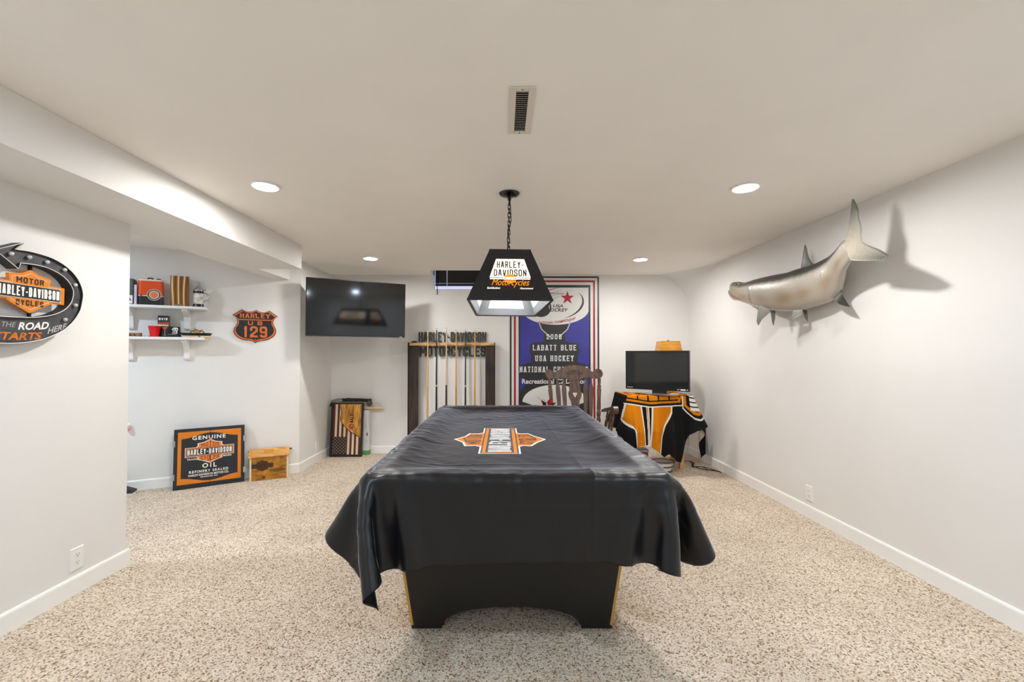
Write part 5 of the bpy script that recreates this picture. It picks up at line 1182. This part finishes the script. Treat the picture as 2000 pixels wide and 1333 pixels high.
def smooth2(p, m=3):
    q = np.array(p); n_ = len(q); G = np.repeat(q.reshape(n_, 1, 2), 2, 1); u_ = np.linspace(0, n_ - 1, (n_ - 1) * m + 1)
    return [tuple(x) for x in cr_interp(G, u_, np.zeros_like(u_))]
ring = smooth2(outer) + [(1.62, 1.47)] + smooth2(inner)[::-1] + head
SGB = mat('sign_black', '#454548', rough=.5, var=.45, vscale=16, bump=.1, bscale=60); SGS = mat('sign_side', '#2a2a2d', rough=.55, var=.2); EDGE = mat('sign_edge', '#e8e6e0', rough=.4)
DP = .058
# shallow open tray: raised side walls around the recessed face
MB().prism(ring, .002, DP - .012, SGB, Ma, side=SGS).build('sign_face', t)
lip = MB(); n = len(ring)
for i in range(n):
    a, b_ = ring[i], ring[(i + 1) % n]
    lip.add([(a[0], a[1], DP - .0125), (b_[0], b_[1], DP - .0125), (b_[0], b_[1], DP), (a[0], a[1], DP)], [(0, 1, 2, 3)], SGS, Ma)
lip.build('side_lip', t)
MB().tube([(x, y, DP) for x, y in ring], .0019, EDGE, 6, Ma, closed=True).build('edge_trim', t)
BULB = mat('bulb_clear', '#d9d8d4', rough=.10, metal=.35, var=.0, spec=.8, coat=.6)
for i, (x, y) in enumerate([(1.950, 1.742), (2.025, 1.743), (2.105, 1.737), (2.189, 1.715), (2.245, 1.646), (2.248, 1.540), (2.196, 1.461), (1.72, 1.42), (1.66, 1.44)]):
    bb = MB().ball(Ma @ Vector((x, y, DP - .002)), .0098, BULB, 10).build('bulb', t)
    MB().lathe([(.0085, DP - .012), (.0085, DP - .006)], STEEL, 14, Ma @ Matrix.Translation((x, y, 0))).build('bulb_base', bb)
MB().box(2.066, 2.076, 1.455, 1.715, .004, .014, BLACKM, Ma).build('support_rod', t)
Mb_ = Ma @ Matrix.Translation((2.038, 1.579, 0)) @ Matrix.Rotation(math.radians(-.5), 4, 'Z') @ Matrix.Diagonal((1.03, 1.03, 1, 1))
ES = [(-.150, -.040), (-.150, .040), (-.082, .040), (-.085, .072), (-.035, .080), (.0, .100), (.035, .082), (.088, .070), (.084, .042), (.150, .040), (.150, -.040), (.098, -.040), (.06, -.060), (.0, -.095), (-.06, -.062), (-.095, -.040)]
eo = MB(); eo.prism([(x * 1.03, y * 1.03) for x, y in ES], .032, .048, ORANGE, Mb_); eo.build('emblem_plate', t, bevel=.004)
q = MB()
q.tube([(x * .90, y * .86, .0485) for x, y in ES], .0012, EDGE, 6, Mb_, closed=True)
q.sheet(rect(-.138, .138, -.030, .030), .0486, BLACK, Mb_)
for y in (-.030, .030): q.sheet(rect(-.138, .138, y - .0008, y + .0008), .0488, EDGE, Mb_)
q.block('HARLEY-DAVIDSON', -.130, .130, -.022, .022, .0489, WHITE, Mb_, sw=.0066, gap=.32)
q.block('MOTOR', -.058, .058, .038, .064, .0488, BRN, Mb_, sw=.0055, gap=.3); q.block('CYCLES', -.058, .058, -.064, -.038, .0488, BRN, Mb_, sw=.0055, gap=.3)
q.text('TRADE', -.132, -.080, -.0385, -.032, .0488, BRN, Mb_, bold=.01); q.text('MARK', .082, .134, -.0385, -.032, .0488, BRN, Mb_, bold=.01)
q.build('emblem_lettering', t)
q = MB(); zf = DP - .0112; OX_ = mat('sign_orange', '#d1701d', rough=.5, var=.2, vscale=40)
cur = lambda x, y: (x, y + .30 * max(0, x - 2.0) ** 1.6)
q.text('THE', 1.925, 1.982, 1.409, 1.432, zf, mat('sign_pale', '#a5a5a2', rough=.5), Ma, bold=.01, shear=.25, bend=cur); q.text('ROAD', 1.990, 2.126, 1.398, 1.434, zf, WHITE, Ma, bold=.03, shear=.25, bend=cur)
q.text('STARTS', 1.893, 2.095, 1.350, 1.386, zf, OX_, Ma, bold=.03, shear=.25, bend=cur); q.text('HERE.', 2.120, 2.216, 1.361, 1.391, zf, mat('sign_lightgrey', '#b9b9b6', rough=.5, var=.2), Ma, bold=.02, shear=.25, bend=lambda x, y: (x, y + .32 * (x - 2.05)))
q.build('sign_lettering', t)

# ------------------------------------------------------------------ mounted fish on the right wall
t = thing('mounted_fish', (XR, 3.4, 1.8), 'large silver mounted tarpon-like fish with upswept tail on the right wall', 'fish mount')
ST = [(4.309, 1.912, 4.299, 1.893, 2.280), (4.248, 1.949, 4.245, 1.857, 2.280), (4.221, 1.985, 4.198, 1.831, 2.280), (4.128, 1.976, 4.102, 1.789, 2.280), (4.009, 1.950, 3.970, 1.748, 2.280), (3.828, 1.950, 3.832, 1.705, 2.280), (3.688, 1.948, 3.728, 1.673, 2.285), (3.558, 1.943, 3.614, 1.648, 2.290), (3.426, 1.936, 3.478, 1.628, 2.297), (3.312, 1.943, 3.354, 1.620, 2.305), (3.230, 1.941, 3.249, 1.627, 2.311), (3.159, 1.948, 3.152, 1.638, 2.317), (3.074, 1.962, 3.043, 1.655, 2.319), (2.992, 1.974, 2.951, 1.695, 2.307), (2.905, 1.989, 2.876, 1.762, 2.275), (2.818, 1.999, 2.797, 1.816, 2.230), (2.731, 2.008, 2.683, 1.867, 2.180), (2.664, 1.967, 2.631, 1.879, 2.149), (2.612, 1.926, 2.608, 1.905, 2.146)]
TH = [.006, .026, .050, .066, .078, .090, .096, .098, .098, .096, .093, .088, .080, .070, .056, .042, .026, .008, .002]
st = np.array(ST); th = np.array(TH); nS = len(st); k = np.linspace(0, nS - 1, 121)
def spl(a):
    G = np.asarray(a, float).reshape(nS, 1, -1); G = np.repeat(G, 2, 1); return cr_interp(G, k, np.zeros_like(k))
top = spl(st[:, :2]); bot = spl(st[:, 2:4]); xc = spl(st[:, 4:5])[:, 0]; tk = spl(np.stack([th, th], 1))[:, 0]
NR = 48; vs = np.zeros((len(k), NR, 3)); cc_ = np.zeros((len(k), NR, 3))
C1, C2, C3, C4, C5 = [np.array(lin(h)[:3]) for h in ('#2c2e2c', '#b7b1a6', '#917653', '#dcd7cd', '#6a675f')]
yy_ = rng.normal(0, 1, (20, 12))
for i in range(len(k)):
    c0 = (top[i] + bot[i]) / 2; ax = (top[i] - bot[i]) / 2
    for j in range(NR):
        a = 2 * PI * j / NR; ca, sa = math.cos(a), math.sin(a)
        v = np.sign(ca) * abs(ca) ** .92; w = np.sign(sa) * abs(sa) ** .85
        p = c0 + ax * v
        s_ = k[i] / (nS - 1); gill = (5 < k[i] < 5.25) * .006 * (v < .6) * (v > -.75)
        vs[i, j] = (xc[i] - (tk[i] * w if w > 0 else min(tk[i] * .75, XR - .004 - xc[i]) * w) - gill * (w > 0), p[0], p[1])
        back = 1 / (1 + math.exp(-(v - (.52 + .04 * math.sin(k[i] * 9) * .3 + .22 * max(0, s_ - .6))) * 22)) * np.clip((17.2 - k[i]) / 2.5, 0, 1); mid = math.exp(-((v + .35) / .38) ** 2); blot = .5 + .5 * math.sin(k[i] * 2.1 + 1.3 * math.sin(v * 4)) * math.cos(k[i] * .9 + 2)
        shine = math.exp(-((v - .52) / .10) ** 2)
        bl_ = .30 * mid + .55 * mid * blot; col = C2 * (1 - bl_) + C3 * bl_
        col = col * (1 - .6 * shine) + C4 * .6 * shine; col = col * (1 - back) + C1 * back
        if k[i] < 5:
            hm = np.clip((5.0 - k[i]) / 2.5, 0, 1); hc = C5 * (.75 if v > .1 else .35) + C3 * (.25 if v > .1 else .65)
            col = col * (1 - .7 * hm) + hc * .7 * hm
        if abs(k[i] - 5.1) < .06 and -.85 < v < .75: col = col * .62
        if k[i] > 15.5: f = np.clip((k[i] - 15.5) / 2.5, 0, 1); col = col * (1 - .3 * f) + C5 * .3 * f
        if abs((k[i] - 11.8) - .9 * (.9 - v)) < .05 and .1 < v < .9: col = col * .6
        cc_[i, j] = col
vs = np.concatenate([vs, vs[:, :1]], 1); cc_ = np.concatenate([cc_, cc_[:, :1]], 1)
FISH = mat('fish_skin', '#ffffff', rough=.36, attr='Col', spec=.6, coat=.25); nt = FISH.node_tree
vo = nt.nodes.new('ShaderNodeTexVoronoi'); vo.inputs['Scale'].default_value = 42; tcn = nt.nodes.new('ShaderNodeTexCoord'); nt.links.new(tcn.outputs['Object'], vo.inputs[0])
bp = nt.nodes.new('ShaderNodeBump'); bp.inputs['Strength'].default_value = .22; bp.inputs['Distance'].default_value = .004; nt.links.new(vo.outputs['Distance'], bp.inputs['Height']); nt.links.new(bp.outputs[0], nt.nodes['Principled BSDF'].inputs['Normal'])
grid_mesh('fish_body', vs[:, ::-1], FISH, t, cc_[:, ::-1])
def fin(name, pts, x, base, c0, c1, th=.007, bend=0.0, reach=.2):
    # thin solid fin: colour runs from the base point outwards, with ray streaks
    bm = bmesh.new(); f = bm.faces.new([bm.verts.new((y, z, 0)) for y, z in pts]); bmesh.ops.triangulate(bm, faces=[f])
    for _ in range(5):
        ed = [e for e in bm.edges if e.calc_length() > .016]
        if not ed: break
        bmesh.ops.subdivide_edges(bm, edges=ed, cuts=1); bmesh.ops.triangulate(bm, faces=bm.faces)
    bd = {v for e in bm.edges if len(e.link_faces) == 1 for v in e.verts}
    V = list(bm.verts); idx = {v: i for i, v in enumerate(V)}; co = np.array([(v.co.x, v.co.y) for v in V]); n = len(V)
    d = np.linalg.norm(co - np.array(base), axis=1) / reach; an = np.arctan2(co[:, 1] - base[1], co[:, 0] - base[0])
    
    pg = np.array(pts); ed_ = np.roll(pg, -1, 0) - pg
    tt_ = np.clip(((co[:, None] - pg) * ed_).sum(-1) / (ed_ ** 2).sum(-1), 0, 1); db = np.linalg.norm(co[:, None] - pg - tt_[..., None] * ed_, axis=-1).min(1)
    hw = .0010 + (th / 2 - .001) * np.sqrt(np.clip(db / .035, 0, 1)); xo = x - bend * np.clip(d, 0, 1.5) ** 2
    P3 = [(xo[i] - hw[i], co[i, 0], co[i, 1]) for i in range(n)] + [(xo[i] + hw[i], co[i, 0], co[i, 1]) for i in range(n)]
    F = [tuple(idx[v] for v in f.verts) for f in bm.faces]; F2 = [tuple(n + i for i in q[::-1]) for q in F]
    sd_ = [(idx[e.verts[0]], idx[e.verts[1]], n + idx[e.verts[1]], n + idx[e.verts[0]]) for e in bm.edges if len(e.link_faces) == 1]
    bm.free()
    me = bpy.data.meshes.new(name); me.from_pydata(P3, [], F + F2 + sd_); me.materials.append(FINM); me.polygons.foreach_set('use_smooth', [True] * len(me.polygons)); me.update()
    a0, a1 = np.array(lin(c0)[:3]), np.array(lin(c1)[:3]); f = np.clip(d, 0, 1)[:, None]
    col = a0 * (1 - f) + a1 * f; col = col * (1 + .06 * np.sin(an * 46))[:, None]; col = np.concatenate([col, col]); col = np.concatenate([col, np.ones((2 * n, 1))], 1)
    ca = me.color_attributes.new('Col', 'FLOAT_COLOR', 'POINT'); ca.data.foreach_set('color', col.ravel().astype(np.float32))
    o = bpy.data.objects.new(name, me); COL.objects.link(o); o.parent = t; bpy.context.view_layer.update(); o.matrix_parent_inverse = t.matrix_world.inverted(); return o
FINM = mat('fin_skin', '#ffffff', rough=.38, attr='Col', spec=.5, bump=.03, bscale=60)
fin('tail_fin', [(2.690, 1.975), (2.659, 2.037), (2.650, 2.085), (2.642, 2.128), (2.635, 2.17), (2.628, 2.21), (2.621, 2.235), (2.610, 2.227), (2.590, 2.189), (2.578, 2.154), (2.576, 2.107), (2.561, 2.056), (2.556, 2.023), (2.563, 1.995), (2.555, 1.955), (2.519, 1.928), (2.475, 1.902), (2.434, 1.877), (2.394, 1.846), (2.379, 1.831), (2.394, 1.820), (2.435, 1.816), (2.521, 1.832), (2.603, 1.850), (2.640, 1.862)], 2.146, (2.63, 1.93), '#b0a899', '#62645f', th=.016, reach=.24)
fin('dorsal_fin', [(3.284, 1.929), (3.264, 1.992), (3.249, 2.066), (3.239, 2.098), (3.232, 2.111), (3.224, 2.099), (3.216, 2.078), (3.206, 2.037), (3.193, 2.0), (3.174, 1.969), (3.148, 1.943), (3.194, 1.919)], 2.285, (3.23, 1.93), '#2f2f2a', '#6d6b5e', reach=.20)
fin('anal_fin', [(2.899, 1.844), (2.909, 1.811), (2.916, 1.777), (2.921, 1.734), (2.92, 1.691), (2.909, 1.67), (2.897, 1.653), (2.876, 1.624), (2.853, 1.596), (2.887, 1.604), (2.93, 1.618), (2.997, 1.661), (2.985, 1.707), (2.965, 1.772)], 2.312, (3.0, 1.74), '#d8d4ca', '#30312d', reach=.11)
fin('pectoral_fin', [(3.707, 1.71), (3.545, 1.655), (3.554, 1.629), (3.606, 1.602), (3.669, 1.574), (3.716, 1.528), (3.731, 1.546), (3.739, 1.574), (3.723, 1.645)], 2.215, (3.65, 1.70), '#a5a499', '#6f736f', reach=.17)
fin('pectoral_fin', [(3.709, 1.671), (3.639, 1.653), (3.646, 1.583), (3.669, 1.522), (3.681, 1.548), (3.689, 1.576)], 2.315, (3.66, 1.66), '#74756c', '#5a5c56', reach=.13)
fin('pelvic_fin', [(3.346, 1.629), (3.239, 1.623), (3.24, 1.584), (3.282, 1.569), (3.325, 1.562), (3.365, 1.533), (3.357, 1.58)], 2.265, (3.29, 1.62), '#a5a59b', '#868a85', reach=.10)
fin('pelvic_fin', [(3.346, 1.637), (3.29, 1.618), (3.284, 1.569), (3.281, 1.525), (3.312, 1.556), (3.325, 1.597)], 2.335, (3.31, 1.62), '#6f706a', '#555853', reach=.10)
# jaw, lips and eye
MB().tube([(2.272, 4.306, 1.914), (2.262, 4.275, 1.882), (2.238, 4.205, 1.846), (2.222, 4.120, 1.810), (2.216, 4.03, 1.786)], [.006, .009, .010, .010, .004], mat('jaw_skin', '#a8917c', rough=.35, var=.15, vscale=30), 10).build('lower_jaw', t)
MB().tube([(2.262, 4.245, 1.938), (2.242, 4.215, 1.915), (2.222, 4.150, 1.888), (2.214, 4.085, 1.858), (2.214, 4.035, 1.822)], [.003, .005, .006, .007, .005], mat('lip_skin', '#9a9488', rough=.3, var=.1, vscale=30), 10).build('upper_lip', t)
ey = MB().ball((2.226, 4.040, 1.934), .0165, mat('eye_pale', '#b8b09a', rough=.12, var=.05), 12).build('eye', t)
MB().ball((2.2145, 4.040, 1.934), .0085, GLOSS, 10).build('pupil', ey)
MB().tube([(2.30, 3.2, 1.77), (XR - .001, 3.2, 1.77)], .03, BLACKM, 12).build('wall_mount', t)
